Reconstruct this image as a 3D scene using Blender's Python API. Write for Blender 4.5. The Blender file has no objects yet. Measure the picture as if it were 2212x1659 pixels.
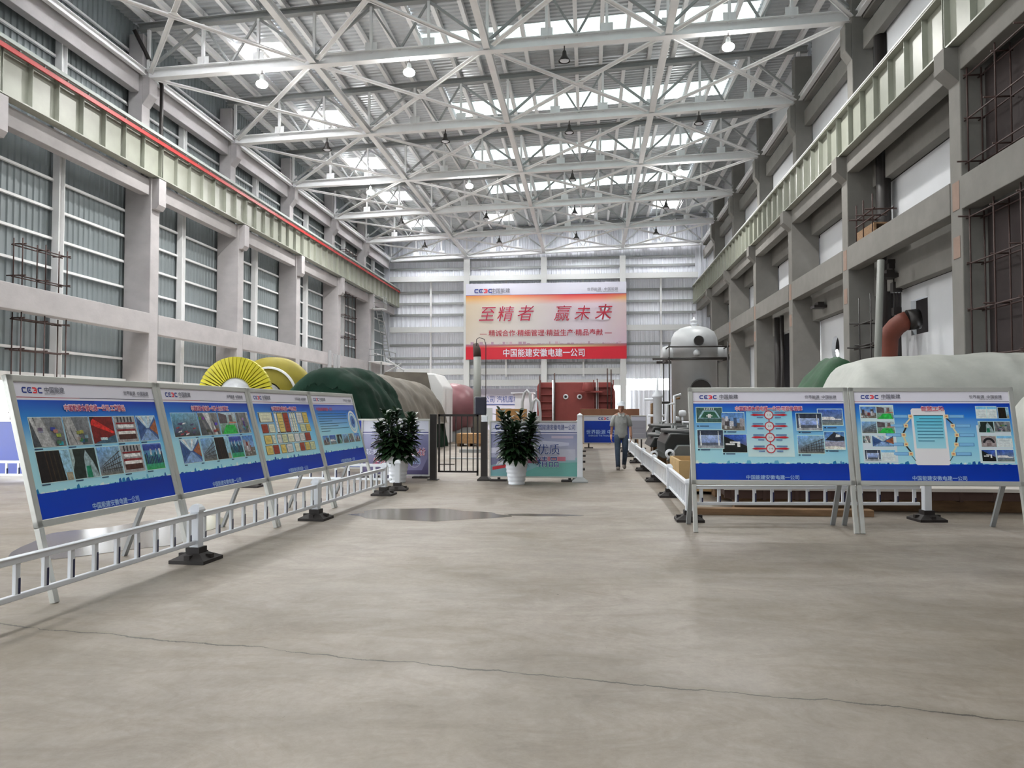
import bpy, bmesh, math, random
from mathutils import Vector, Matrix
random.seed(7)
S = bpy.context.scene
COL = S.collection
# ------------------------------------------------------------ camera
F_PX = 1660.0
PHI = math.atan(55.5 / F_PX); TH = math.atan(164 * math.cos(PHI) / F_PX)
cd = bpy.data.cameras.new('camera'); cam = bpy.data.objects.new('camera', cd); COL.objects.link(cam)
cd.sensor_width = 36.0; cd.lens = 36.0 * F_PX / 2212.0; cd.clip_end = 400
cam.location = (0, 0, 1.57); cam.rotation_euler = (math.pi / 2 + PHI, 0, TH)
S.camera = cam
# ------------------------------------------------------------ world, exposure
S.view_settings.view_transform = 'Standard'; S.view_settings.look = 'None'
S.view_settings.gamma = 1.0; S.view_settings.use_curve_mapping = False
S.view_settings.exposure = 1.2
W = bpy.data.worlds.new('overcast_sky'); S.world = W; W.use_nodes = True
W.node_tree.nodes['Background'].inputs[0].default_value = (0.92, 0.96, 1.0, 1)
W.node_tree.nodes['Background'].inputs[1].default_value = 8.0
HALL_Y0, HALL_Y1 = -12.0, 80.3
def area(name, loc, sx, sy, power, col=(1, 1, 1), rot=(0, 0, 0), shape='RECTANGLE'):
    l = bpy.data.lights.new(name, 'AREA'); l.shape = shape; l.size = sx
    if shape == 'RECTANGLE': l.size_y = sy
    l.energy = power; l.color = col
    o = bpy.data.objects.new(name, l); COL.objects.link(o); o.location = loc; o.rotation_euler = rot
    return o
# unseen lamps added to light the foreground, set out as further high-bay rows
for yy in (-3, 6, 15, 24):
    for xx in (-15.1, -8.1, -1.0, 6.2):
        area('high_bay_light', (xx, yy, 16.6), 0.5, 0, 75, (1.0, 0.97, 0.93), shape='DISK')

# ------------------------------------------------------------ helpers
def lin(c):
    return tuple((x / 12.92 if x <= 0.04045 else ((x + 0.055) / 1.055) ** 2.4) for x in c)
def rgb(r, g, b): return lin((r / 255, g / 255, b / 255))
MATS = {}
def mat(name, col, rough=0.6, metal=0.0, noise=0.0, nscale=3.0, bump=0.0, bscale=20.0, emit=0.0, spec=0.5,
        stretch=(1, 1, 1), col2=None, coat=0.0, alpha=1.0):
    if name in MATS: return MATS[name]
    m = bpy.data.materials.new(name); m.use_nodes = True; MATS[name] = m
    nt = m.node_tree; b = nt.nodes['Principled BSDF']
    b.inputs['Base Color'].default_value = (*col, 1); b.inputs['Roughness'].default_value = rough
    b.inputs['Metallic'].default_value = metal; b.inputs['Specular IOR Level'].default_value = spec
    b.inputs['Coat Weight'].default_value = coat; b.inputs['Alpha'].default_value = alpha
    tc = nt.nodes.new('ShaderNodeTexCoord'); mp = nt.nodes.new('ShaderNodeMapping')
    geo = nt.nodes.new('ShaderNodeNewGeometry')
    nt.links.new(geo.outputs['Position'], mp.inputs['Vector']); mp.inputs['Scale'].default_value = stretch
    if noise > 0 or col2:
        n = nt.nodes.new('ShaderNodeTexNoise'); n.inputs['Scale'].default_value = nscale
        n.inputs['Detail'].default_value = 6; n.inputs['Roughness'].default_value = 0.6
        nt.links.new(mp.outputs[0], n.inputs['Vector'])
        r = nt.nodes.new('ShaderNodeValToRGB')
        a = tuple(x * (1 - noise) for x in col); c = col2 if col2 else tuple(min(1, x * (1 + noise)) for x in col)
        r.color_ramp.elements[0].position = 0.3; r.color_ramp.elements[1].position = 0.7
        r.color_ramp.elements[0].color = (*a, 1); r.color_ramp.elements[1].color = (*c, 1)
        nt.links.new(n.outputs['Fac'], r.inputs[0]); nt.links.new(r.outputs[0], b.inputs['Base Color'])
    if bump > 0:
        n2 = nt.nodes.new('ShaderNodeTexNoise'); n2.inputs['Scale'].default_value = bscale; n2.inputs['Detail'].default_value = 4
        nt.links.new(mp.outputs[0], n2.inputs['Vector'])
        bp = nt.nodes.new('ShaderNodeBump'); bp.inputs['Strength'].default_value = bump; bp.inputs['Distance'].default_value = 0.02
        nt.links.new(n2.outputs['Fac'], bp.inputs['Height']); nt.links.new(bp.outputs[0], b.inputs['Normal'])
    if emit > 0:
        b.inputs['Emission Color'].default_value = (*col, 1); b.inputs['Emission Strength'].default_value = emit
    return m

class MB:
    def __init__(s): s.v = []; s.f = []; s.m = []; s.sm = []
    def add(s, vs, fs, mi=0, smooth=False):
        o = len(s.v); s.v += [tuple(p) for p in vs]
        for f in fs: s.f.append([i + o for i in f]); s.m.append(mi); s.sm.append(smooth)
        return s
    def box(s, x0, x1, y0, y1, z0, z1, mi=0):
        vs = [(x, y, z) for x in (x0, x1) for y in (y0, y1) for z in (z0, z1)]
        return s.add(vs, [(0, 1, 3, 2), (4, 6, 7, 5), (0, 4, 5, 1), (2, 3, 7, 6), (0, 2, 6, 4), (1, 5, 7, 3)], mi)
    def cbox(s, c, d, M=None, mi=0):
        vs = []
        for x in (-.5, .5):
            for y in (-.5, .5):
                for z in (-.5, .5):
                    p = Vector((x * d[0], y * d[1], z * d[2]))
                    if M: p = M @ p
                    vs.append(p + Vector(c))
        return s.add(vs, [(0, 1, 3, 2), (4, 6, 7, 5), (0, 4, 5, 1), (2, 3, 7, 6), (0, 2, 6, 4), (1, 5, 7, 3)], mi)
    def frame(s, p, q, up=(0, 0, 1)):
        p = Vector(p); q = Vector(q); d = (q - p); L = d.length; d = d / L
        u = Vector(up)
        if abs(d.dot(u)) > 0.98: u = Vector((0, 1, 0)) if abs(d.y) < .9 else Vector((1, 0, 0))
        a = d.cross(u).normalized(); b = a.cross(d).normalized()
        return p, q, d, a, b, L
    def bar(s, p, q, w, h, up=(0, 0, 1), mi=0, oa=0, ob=0):
        p, q, d, a, b, L = s.frame(p, q, up)
        p = p + a * oa + b * ob; q = q + a * oa + b * ob
        vs = [e + a * x * w / 2 + b * y * h / 2 for e in (p, q) for x in (-1, 1) for y in (-1, 1)]
        return s.add(vs, [(0, 1, 3, 2), (4, 6, 7, 5), (0, 4, 5, 1), (2, 3, 7, 6), (0, 2, 6, 4), (1, 5, 7, 3)], mi)
    def hbeam(s, p, q, w, h, t=0.03, up=(0, 0, 1), mi=0):
        s.bar(p, q, w, t, up, mi, 0, h / 2 - t / 2); s.bar(p, q, w, t, up, mi, 0, -h / 2 + t / 2)
        return s.bar(p, q, t, h - 2 * t, up, mi)
    def tube(s, pts, r, n=10, mi=0, cap=True, smooth=True):
        pts = [Vector(p) for p in pts]; rs = r if isinstance(r, (list, tuple)) else [r] * len(pts)
        vs = []; prev = None
        for i, p in enumerate(pts):
            d = (pts[min(i + 1, len(pts) - 1)] - pts[max(i - 1, 0)]).normalized()
            if prev is None:
                u = Vector((0, 0, 1)) if abs(d.z) < .9 else Vector((1, 0, 0)); a = d.cross(u).normalized()
            else: a = (prev - d * prev.dot(d)).normalized()
            prev = a; b = d.cross(a)
            for k in range(n):
                t = 2 * math.pi * k / n; vs.append(p + (a * math.cos(t) + b * math.sin(t)) * rs[i])
        fs = [(i * n + k, i * n + (k + 1) % n, (i + 1) * n + (k + 1) % n, (i + 1) * n + k) for i in range(len(pts) - 1) for k in range(n)]
        s.add(vs, fs, mi, smooth)
        if cap:
            o = len(s.v) - len(vs)
            s.f.append([o + k for k in range(n)][::-1]); s.m.append(mi); s.sm.append(False)
            s.f.append([o + (len(pts) - 1) * n + k for k in range(n)]); s.m.append(mi); s.sm.append(False)
        return s
    def lathe(s, prof, n=24, origin=(0, 0, 0), M=None, mi=0, smooth=True, rib=None, arc=2 * math.pi, a0=0):
        vs = []; full = abs(arc - 2 * math.pi) < 1e-6; nn = n if full else n + 1
        for (r, z) in prof:
            for k in range(nn):
                t = a0 + arc * k / n; rr = r * (rib(t, z) if rib else 1)
                p = Vector((rr * math.cos(t), rr * math.sin(t), z))
                if M: p = M @ p
                vs.append(p + Vector(origin))
        fs = []
        for i in range(len(prof) - 1):
            for k in range(n):
                k2 = (k + 1) % nn if full else k + 1
                fs.append((i * nn + k, i * nn + k2, (i + 1) * nn + k2, (i + 1) * nn + k))
        return s.add(vs, fs, mi, smooth)
    def sphere(s, c, r, n=14, m=9, mi=0, M=None):
        rx, ry, rz = r if isinstance(r, (tuple, list)) else (r, r, r)
        vs = []
        for i in range(m + 1):
            a = math.pi * i / m
            for k in range(n):
                t = 2 * math.pi * k / n
                p = Vector((rx * math.sin(a) * math.cos(t), ry * math.sin(a) * math.sin(t), rz * math.cos(a)))
                if M: p = M @ p
                vs.append(p + Vector(c))
        fs = [(i * n + k, (i + 1) * n + k, (i + 1) * n + (k + 1) % n, i * n + (k + 1) % n) for i in range(m) for k in range(n)]
        return s.add(vs, fs, mi, True)
    def prism(s, pts, vec, mi=0):
        n = len(pts); v = Vector(vec); vs = [Vector(p) for p in pts] + [Vector(p) + v for p in pts]
        return s.add(vs, [tuple(range(n))[::-1], tuple(range(n, 2 * n))] + [(i, (i + 1) % n, n + (i + 1) % n, n + i) for i in range(n)], mi)
    def grid(s, fn, nu, nv, mi=0, smooth=True, closeu=False):
        vs = [fn(i / nu, j / nv) for i in range(nu + 1) for j in range(nv + 1)]
        fs = [(i * (nv + 1) + j, (i + 1) * (nv + 1) + j, (i + 1) * (nv + 1) + j + 1, i * (nv + 1) + j + 1) for i in range(nu) for j in range(nv)]
        return s.add(vs, fs, mi, smooth)
    def build(s, name, mats, parent=None, world=False, bevel=0, fix=True):
        me = bpy.data.meshes.new(name)
        off = Vector((0, 0, 0))
        if parent is not None and world:
            q = parent
            while q is not None: off = off + Vector(q.location); q = q.parent
        me.from_pydata([Vector(p) - off for p in s.v], [], s.f)
        if not isinstance(mats, (list, tuple)): mats = [mats]
        for m in mats: me.materials.append(m)
        me.polygons.foreach_set('material_index', s.m); me.polygons.foreach_set('use_smooth', s.sm)
        if fix:
            bm = bmesh.new(); bm.from_mesh(me); bmesh.ops.recalc_face_normals(bm, faces=bm.faces); bm.to_mesh(me); bm.free()
        me.update()
        o = bpy.data.objects.new(name, me); COL.objects.link(o)
        if parent is not None: o.parent = parent
        if bevel:
            b = o.modifiers.new('bevel', 'BEVEL'); b.width = bevel; b.segments = 2; b.limit_method = 'ANGLE'
        return o
def tag(o, label=None, cat=None, group=None, kind=None):
    if label: o['label'] = label
    if cat: o['category'] = cat
    if group: o['group'] = group
    if kind: o['kind'] = kind
    return o
def thing(name, label, cat, loc=(0, 0, 0), rz=0, group=None):
    o = bpy.data.objects.new(name, None); COL.objects.link(o); o.empty_display_size = 0.2
    o.location = loc; o.rotation_euler = (0, 0, rz)
    return tag(o, label, cat, group)
def struct(o, label=None): o['kind'] = 'structure'; (tag(o, label) if label else None); return o
def dup(root, loc, rz=0, label=None, group=None):
    def cp(o, par):
        c = o.copy(); COL.objects.link(c)
        if par is not None: c.parent = par
        for ch in [x for x in kids.get(o.name, [])]: cp(ch, c)
        return c
    kids = {}
    def walk(o):
        ch = list(o.children); kids[o.name] = ch
        for x in ch: walk(x)
    walk(root)
    r = cp(root, None); r.location = loc; r.rotation_euler = (0, 0, rz)
    if label: r['label'] = label
    if group: r['group'] = group
    return r
ORD = ['first', 'second', 'third', 'fourth', 'fifth', 'sixth', 'seventh', 'eighth', 'ninth', 'tenth', 'eleventh', 'twelfth'] + ['%dth' % i for i in range(13, 21)] + ['21st', '22nd', '23rd', '24th', '25th', '26th']
_txt = {}
def text_mesh(txt, size, bold=0.0, shear=0.0, align='CENTER', space=1.0, extr=0.0):
    key = (txt, size, bold, shear, align, space, extr)
    if key in _txt: return _txt[key]
    c = bpy.data.curves.new('lettering', 'FONT'); c.body = txt; c.size = size; c.offset = bold; c.shear = shear
    c.align_x = align; c.align_y = 'CENTER'; c.space_character = space; c.extrude = extr; c.resolution_u = 3; c.fill_mode = 'FRONT' if not extr else 'BOTH'
    o = bpy.data.objects.new('lettering', c); COL.objects.link(o)
    dg = bpy.context.evaluated_depsgraph_get(); me = bpy.data.meshes.new_from_object(o.evaluated_get(dg))
    bpy.data.objects.remove(o); bpy.data.curves.remove(c)
    if len(me.vertices):
        ys = [v.co.y for v in me.vertices]; dy = (max(ys) + min(ys)) / 2
        for v in me.vertices: v.co.y -= dy
    _txt[key] = me
    return me
def put_text(txt, size, m, parent, loc, rot=(math.pi / 2, 0, 0), bold=0.0, shear=0.0, align='CENTER', space=1.0, label=None, width=None, sx=1.0):
    me = text_mesh(txt, size, bold, shear, align, space).copy(); me.materials.clear(); me.materials.append(m)
    o = bpy.data.objects.new('lettering', me); COL.objects.link(o); o.parent = parent; o.location = loc; o.rotation_euler = rot
    if width and len(me.vertices):
        xs = [v.co.x for v in me.vertices]; k = width / (max(xs) - min(xs)); o.scale = (k, 1, 1)
    if label: o['label'] = label
    return o

# ------------------------------------------------------------ materials
M_CONC = mat('cast_concrete', rgb(170, 167, 168), 0.85, noise=0.10, nscale=0.9, bump=0.15, bscale=9, stretch=(1, 1, 1.6))
M_CONC2 = mat('cast_concrete_greenish', rgb(122, 120, 116), 0.85, noise=0.10, nscale=1.1, bump=0.15, bscale=9)
M_STEEL = mat('painted_steel', rgb(230, 231, 232), 0.45, noise=0.05, nscale=1.0)
M_STEEL_D = mat('grey_painted_steel', rgb(150, 153, 153), 0.5, noise=0.06, nscale=1.0)
M_GIRD = mat("crane_girder_paint", rgb(150, 153, 142), 0.45, noise=0.07, nscale=1.3)
M_DECK = mat('galvanised_deck', rgb(196, 200, 203), 0.32, 0.4, noise=0.08, nscale=0.6)
M_SHEET = mat('ribbed_wall_sheet', rgb(132, 141, 144), 0.5, 0.1, noise=0.05, nscale=0.5)
M_SHEET2 = mat('ribbed_gable_sheet', rgb(232, 235, 243), 0.5, 0.0, noise=0.04, nscale=0.5)
M_PANEL = mat('white_wall_panel', rgb(205, 208, 212), 0.7, noise=0.04, nscale=0.5)
M_DARK = mat('room_shade_paint', rgb(52, 46, 46), 0.9, noise=0.25, nscale=0.7)  # darkness of the unlit side rooms put into the base colour
M_NET = mat('brown_scaffold_net', rgb(54, 46, 46), 0.9, noise=0.25, nscale=0.8)
M_RUST = mat('rusty_scaffold_tube', rgb(66, 47, 44), 0.6, 0.3, noise=0.2, nscale=4)
M_BLACK = mat('black_rubber', rgb(42, 37, 36), 0.7, noise=0.15, nscale=10)
M_BLKM = mat('black_metal', rgb(38, 34, 33), 0.45)
M_RED = mat('red_conductor', rgb(160, 38, 36), 0.5)
M_WHITE = mat('white_plastic', rgb(226, 230, 236), 0.35, noise=0.02, nscale=5)
M_ALU = mat('brushed_aluminium', rgb(196, 197, 192), 0.35, 0.35)
M_SKY = mat('translucent_skylight', (0.80, 0.95, 0.93), 0.5, emit=0.6)
M_DAY = mat('open_daylight', (1, 1, 1), 0.5, emit=26.0)
M_LAMP = mat('lit_lamp_lens', (1, 0.99, 0.96), 0.5, emit=60.0)
M_GLASSW = mat('bright_window', (1, 1, 1), 0.5, emit=6.0)
M_ORANGE = mat('orange_patch', rgb(142, 120, 108), 0.85, noise=0.1, nscale=3)
M_REDM = mat('red_primer', rgb(140, 66, 62), 0.55, noise=0.1, nscale=1.5)
M_REDO = mat('rust_red_duct', rgb(112, 56, 42), 0.6, noise=0.2, nscale=1.2)
M_SILV = mat('silver_paint', rgb(184, 187, 190), 0.45, 0.1, noise=0.07, nscale=1.5)
M_WOOD = mat('raw_timber', rgb(168, 132, 92), 0.75, noise=0.2, nscale=2.0, stretch=(6, 1, 6), bump=0.2)
M_WOODD = mat('weathered_timber', rgb(128, 100, 72), 0.8, noise=0.25, nscale=2.0, stretch=(1, 6, 6), bump=0.2)
M_BLUE = mat('blue_board', rgb(10, 50, 150), 0.35, noise=0.06, nscale=2)
# ------------------------------------------------------------ floor
def floor_material():
    m = bpy.data.materials.new('trowelled_concrete_floor'); m.use_nodes = True; nt = m.node_tree; b = nt.nodes['Principled BSDF']
    N = nt.nodes.new; L = nt.links.new
    geo = N('ShaderNodeNewGeometry')
    def noise(scale, st, det=6, rough=.6, dist=0):
        mp = N('ShaderNodeMapping'); mp.inputs['Scale'].default_value = st; L(geo.outputs['Position'], mp.inputs['Vector'])
        n = N('ShaderNodeTexNoise'); n.inputs['Scale'].default_value = scale; n.inputs['Detail'].default_value = det
        n.inputs['Roughness'].default_value = rough; n.inputs['Distortion'].default_value = dist
        L(mp.outputs[0], n.inputs['Vector']); return n
    def ramp(src, p0, c0, p1, c1):
        r = N('ShaderNodeValToRGB'); r.color_ramp.elements[0].position = p0; r.color_ramp.elements[1].position = p1
        r.color_ramp.elements[0].color = (*c0, 1); r.color_ramp.elements[1].color = (*c1, 1); L(src, r.inputs[0]); return r
    def mix(fac, a, c, t='MIX'):
        x = N('ShaderNodeMix'); x.data_type = 'RGBA'; x.blend_type = t
        if isinstance(fac, float): x.inputs[0].default_value = fac
        else: L(fac, x.inputs[0])
        for s, i in ((a, 6), (c, 7)):
            if isinstance(s, tuple): x.inputs[i].default_value = (*s, 1)
            else: L(s, x.inputs[i])
        return x.outputs[2]
    def mth(op, a, c=0.0):
        x = N('ShaderNodeMath'); x.operation = op
        for s, i in ((a, 0), (c, 1)):
            if isinstance(s, (float, int)): x.inputs[i].default_value = s
            else: L(s, x.inputs[i])
        return x.outputs[0]
    base = ramp(noise(0.30, (1, 1, 1), 5).outputs['Fac'], .32, rgb(130, 120, 106), .68, rgb(150, 142, 134)).outputs[0]
    streak = ramp(noise(1.0, (.6, 1.2, 1), 7, .65, 1.0).outputs['Fac'], .35, (.80, .785, .765), .65, (1.08, 1.08, 1.10)).outputs[0]
    c = mix(1.0, base, streak, 'MULTIPLY')
    swirl = ramp(noise(3.5, (1, .6, 1), 8, .7, 1.6).outputs['Fac'], .38, (.93, .925, .92), .62, (1.04, 1.04, 1.04)).outputs[0]
    c = mix(1.0, c, swirl, 'MULTIPLY')
    fine = ramp(noise(18, (1, .9, 1), 8, .75, .5).outputs['Fac'], .35, (.90, .895, .885), .65, (1.07, 1.07, 1.07)).outputs[0]
    c = mix(1.0, c, fine, 'MULTIPLY')
    scuff = ramp(noise(1.5, (.7, 1.3, 1), 9, .74, 1.6).outputs['Fac'], .46, (1, 1, 1), .60, (.84, .82, .79)).outputs[0]
    c = mix(1.0, c, scuff, 'MULTIPLY')
    # wandering crack and filled saw-cut across the slab
    sp = N('ShaderNodeSeparateXYZ'); L(geo.outputs['Position'], sp.inputs[0])
    wob = mth('MULTIPLY', mth('SUBTRACT', noise(1.1, (1, 0, 0), 8, .65).outputs['Fac'], .5), .34)
    yl = mth('ADD', mth('ADD', mth('MULTIPLY', sp.outputs[0], CRK_B), CRK_A), wob)
    d = mth('ABSOLUTE', mth('SUBTRACT', sp.outputs[1], yl))
    br = noise(2.2, (1, 1, 0), 5)
    wid = mth('MULTIPLY', mth('SUBTRACT', br.outputs['Fac'], .30), .042)
    crack = mth('LESS_THAN', d, wid)
    halo = mth('SUBTRACT', 1.0, mth('MINIMUM', mth('MULTIPLY', d, 9.0), 1.0))
    c = mix(mth('MULTIPLY', halo, .42), c, rgb(106, 98, 84))
    c = mix(mth('MULTIPLY', crack, .85), c, rgb(52, 46, 40))
    # tyre marks and damp stains in bands running away from the viewer along the left barrier
    d2 = mth('ABSOLUTE', mth('SUBTRACT', sp.outputs[0], mth('ADD', mth('MULTIPLY', sp.outputs[1], .30), -5.9)))
    band = mth('MULTIPLY', mth('SUBTRACT', 1.0, mth('MINIMUM', mth('MULTIPLY', d2, 2.6), 1.0)), .22)
    c = mix(band, c, rgb(100, 92, 76))
    spk = ramp(noise(14, (1, .6, 1), 3).outputs['Fac'], .235, (.45, .43, .40), .27, (1, 1, 1)).outputs[0]
    c = mix(1.0, c, spk, 'MULTIPLY')
    L(c, b.inputs['Base Color'])
    rr = ramp(noise(.7, (1, 1, 1), 4).outputs['Fac'], .3, (.42,) * 3, .7, (.62,) * 3); L(rr.outputs[0], b.inputs['Roughness'])
    bp = N('ShaderNodeBump'); bp.inputs['Strength'].default_value = .12; bp.inputs['Distance'].default_value = .01
    L(noise(6, (1, .5, 1), 6).outputs['Fac'], bp.inputs['Height']); L(bp.outputs[0], b.inputs['Normal'])
    return m
CRK_A, CRK_B = 4.55, -0.17
fl = MB().box(-60, 17, HALL_Y0, HALL_Y1 + 12, -0.3, 0).build('floor', floor_material()); struct(fl)

# ------------------------------------------------------------ hall dimensions
XL, XR = -20.25, 11.03
COLY = [6.1, 15.1, 24.1, 34.1, 43.1, 52.1, 61.1, 70.1, 79.9]
TY = [24.1, 34.1, 43.1, 52.1, 61.1, 70.1, 79.3]
NX = [-20.7, -12.6, -4.5, 3.6, 11.6]
def zb(x): return 17.45 + 1.15 * (x + 20.7) / 32.2
def zt(x): return 19.75 + 1.65 * (x + 20.7) / 32.2
def zd(x): return zt(x) + .48

# corrugated sheet: u runs across the ribs
def corr(mb, o, u, v, n, pitch, depth, lu, lv, mi=0):
    o = Vector(o); u = Vector(u); v = Vector(v); n = Vector(n)
    k = max(1, round(lu / pitch)); p = lu / k; vs = []
    for i in range(k):
        for t, d in ((0, 0), (.42, 0), (.54, 1), (.86, 1), (.98, 0)):
            q = o + u * ((i + t) * p) + n * (d * depth); vs += [q, q + v * lv]
    q = o + u * lu; vs += [q, q + v * lv]
    mb.add(vs, [(2 * i, 2 * i + 2, 2 * i + 3, 2 * i + 1) for i in range(len(vs) // 2 - 1)], mi)

# ceiling: deck in regions, open where daylight comes in
def deck_rect(mb, x0, x1, y0, y1):
    if x1 - x0 < .02 or y1 - y0 < .02: return
    a = Vector((x0, y0, zd(x0))); b = Vector((x1, y0, zd(x1)))
    k = max(1, round((y1 - y0) / .36)); p = (y1 - y0) / k; vs = []
    for i in range(k):
        for t, d in ((0, 0), (.45, 0), (.55, 1), (.9, 1)):
            y = y0 + (i + t) * p; vs += [(x0, y, zd(x0) + d * .07), (x1, y, zd(x1) + d * .07)]
    vs += [(x0, y1, zd(x0)), (x1, y1, zd(x1))]
    mb.add(vs, [(2 * i, 2 * i + 1, 2 * i + 3, 2 * i + 2) for i in range(len(vs) // 2 - 1)])
ceil = MB()
bays = [(-12, -2.9), (-2.9, 6.1), (6.1, 15.1), (15.1, 24.1)] + [(TY[i], TY[i + 1]) for i in range(6)]
bays[-1] = (70.1, HALL_Y1)
strips = []; squares = []
for (y0, y1) in bays:
    yc = (y0 + y1) / 2
    if y0 == 70.1:
        xs = [-22.6]
        for c in (-16.8, -8.6, -.45, 7.8):
            deck_rect(ceil, xs[-1], c - 1.35, y0, y1); deck_rect(ceil, c - 1.35, c + 1.35, y0, 74.2); deck_rect(ceil, c - 1.35, c + 1.35, 76.9, y1)
            squares.append((c, 75.55)); xs.append(c + 1.35)
        deck_rect(ceil, xs[-1], 18.2, y0, y1); continue
    c = -16.65; yy = yc + (0 if y0 != 24.1 else 0)
    deck_rect(ceil, -22.6, c - 1.35, y0, y1)
    deck_rect(ceil, c - 1.35, c + 1.35, y0, yc - 1.35); deck_rect(ceil, c - 1.35, c + 1.35, yc + 1.35, y1)
    squares.append((c, yc))
    deck_rect(ceil, c + 1.35, -8.5, y0, y1)
    s0 = yc - .35; s1 = yc + 1.95
    deck_rect(ceil, -8.5, 8.6, y0, s0); deck_rect(ceil, -8.5, 8.6, s1, y1); strips.append((s0, s1))
    deck_rect(ceil, 8.6, 18.2, y0, y1)
struct(ceil.build('ceiling', M_DECK, fix=False))
n = 1
for (s0, s1) in strips:
    mb = MB(); a, b = -8.5, 8.6
    corr(mb, (a, s0, zd(a) + .06), (0, 1, 0), ((b - a), 0, zd(b) - zd(a)), (0, 0, 1), .36, .05, s1 - s0, 1)
    struct(mb.build('window_%d' % n, M_SKY, fix=False), 'pale green translucent roof light strip over a middle bay'); n += 1
    tag(COL.objects['window_%d' % (n - 1)], group='translucent roof light strips') if 'window_%d' % (n - 1) in COL.objects else None
for (c, yy) in squares:
    z = zd(c); w = struct(MB().box(c - 1.3, c + 1.3, yy - 1.3, yy + 1.3, z + 1.0, z + 1.04).build('window_%d' % n, M_DAY)); n += 1
    k = MB()
    for sx in (-1, 1): k.box(c + sx * 1.36 - .03, c + sx * 1.36 + .03, yy - 1.38, yy + 1.38, z - .12, z + 1.0); k.box(c - 1.38, c + 1.38, yy + sx * 1.36 - .03, yy + sx * 1.36 + .03, z - .12, z + 1.0)
    k.bar((c - 1.3, yy - 1.3, z + .1), (c + 1.3, yy + 1.3, z + .1), .06, .06); k.bar((c - 1.3, yy + 1.3, z + .1), (c + 1.3, yy - 1.3, z + .1), .06, .06)
    k.bar((c, yy - 1.3, z - .05), (c, yy + 1.3, z - .05), .07, .2)
    k.build('window_frame', M_STEEL, w)

# purlins
pm = MB().hbeam((0, 0, 0), (0, 1, 0), .20, .3, .02)
pmesh = None
for bi, (y0, y1) in enumerate(bays[4:]):
    for k in range(25):
        x = -20.7 + k * 1.342
        if pmesh is None:
            o = pm.build('roof_purlin', M_STEEL); pmesh = o.data
        else:
            o = bpy.data.objects.new('roof_purlin', pmesh); COL.objects.link(o)
        o.location = (x, y0 + .02, zt(x) + .30); o.scale = (1, (y1 - y0) - .04, 1)
        tag(o, 'grey steel roof purlin, %s from left in the %s roof bay' % (ORD[k], ORD[bi]), 'roof purlin', 'roof purlins')

# roof trusses
def truss(y, idx):
    t = thing('roof_truss', 'light grey steel roof truss spanning the hall, %s from the viewer' % ORD[idx], 'roof truss', (0, y, 0), group=None)
    b = MB()
    for i in range(4): b.hbeam((NX[i], 0, zb(NX[i])), (NX[i + 1], 0, zb(NX[i + 1])), .40, .48, .035)
    b.build('bottom_chord', M_STEEL, t)
    b = MB(); b.hbeam((-21.2, 0, zt(-21.2)), (12.1, 0, zt(12.1)), .34, .30, .03); b.build('top_chord', M_STEEL_D, t)
    for i in range(4):
        x0, x1 = NX[i], NX[i + 1]; w = (x1 - x0) / 3
        for k in range(3):
            x = x0 + k * w
            m = MB(); m.bar((x, 0, zb(x) + .15), (x, 0, zt(x) - .1), .12, .16, (0, 1, 0)); m.cbox((x, 0, zb(x) + .42), (.55, .03, .5)); m.build('vertical_strut', M_STEEL, t)
        for (a, c) in ((x0, x0 + w), (x1, x1 - w)):
            m = MB(); m.bar((a, 0, zb(a) + .25), (c, 0, zt(c) - .15), .11, .13, (0, 1, 0)); m.build('diagonal_strut', M_STEEL_D, t)
        m = MB(); a, c = x0 + w, x0 + 2 * w; m.bar((a, 0, zt(a) - .15), ((a + c) / 2, 0, zb(a) + .25), .09, .1, (0, 1, 0)); m.bar((c, 0, zt(c) - .15), ((a + c) / 2, 0, zb(a) + .25), .09, .1, (0, 1, 0)); m.build('sub_strut', M_STEEL_D, t)
    m = MB(); x = NX[4]; m.bar((x, 0, zb(x) + .15), (x, 0, zt(x) - .1), .16, .2, (0, 1, 0)); m.build('vertical_strut', M_STEEL, t)
    return t
for i, y in enumerate(TY): truss(y, i)
# horizontal cross braces and longitudinal ties at bottom chord level
side_w = ['leftmost', 'second from left', 'third from left', 'rightmost']
for bi in range(6):
    y0, y1 = TY[bi], TY[bi + 1]
    for i in range(4):
        x0, x1 = NX[i], NX[i + 1]; z0, z1 = zb(x0), zb(x1); xm, ym, zm = (x0 + x1) / 2, (y0 + y1) / 2, (z0 + z1) / 2
        t = thing('cross_brace', 'X-shaped light steel brace between trusses, %s in the %s bay' % (side_w[i], ORD[bi]), 'cross brace', (xm, ym, zm - .12))
        for s in (0, 1):
            p = (x0 + .3, y0 + .3, z0 - .12); q = (x1 - .3, y1 - .3, z1 - .12)
            if s: p = (x0 + .3, y1 - .3, z0 - .12); q = (x1 - .3, y0 + .3, z1 - .12)
            m = MB(); m.bar(p, q, .15, .06, oa=.05, ob=s * .07); m.bar(p, q, .05, .15, oa=-.05, ob=s * .07); m.build('brace_bar', M_STEEL, t, True)
        m = MB(); m.cbox((xm, ym, zm - .10), (.55, .55, .03)); m.build('gusset_plate', M_STEEL, t, True)
    for i, x in enumerate(NX):
        m = MB(); z = zb(x) - .02
        w = .30 if 0 < i < 4 else .22
        e_ = .05 if 0 < i < 4 else .36
        m.hbeam((0, e_, 0), (0, y1 - y0 - e_, 0), w, .30, .03)
        o = m.build('longitudinal_tie', M_STEEL); o.location = (x, y0, z)
        tag(o, 'straight light steel tie running lengthwise between trusses, number %s from left in the %s bay' % (ORD[i], ORD[bi]), 'tie beam')

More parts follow.
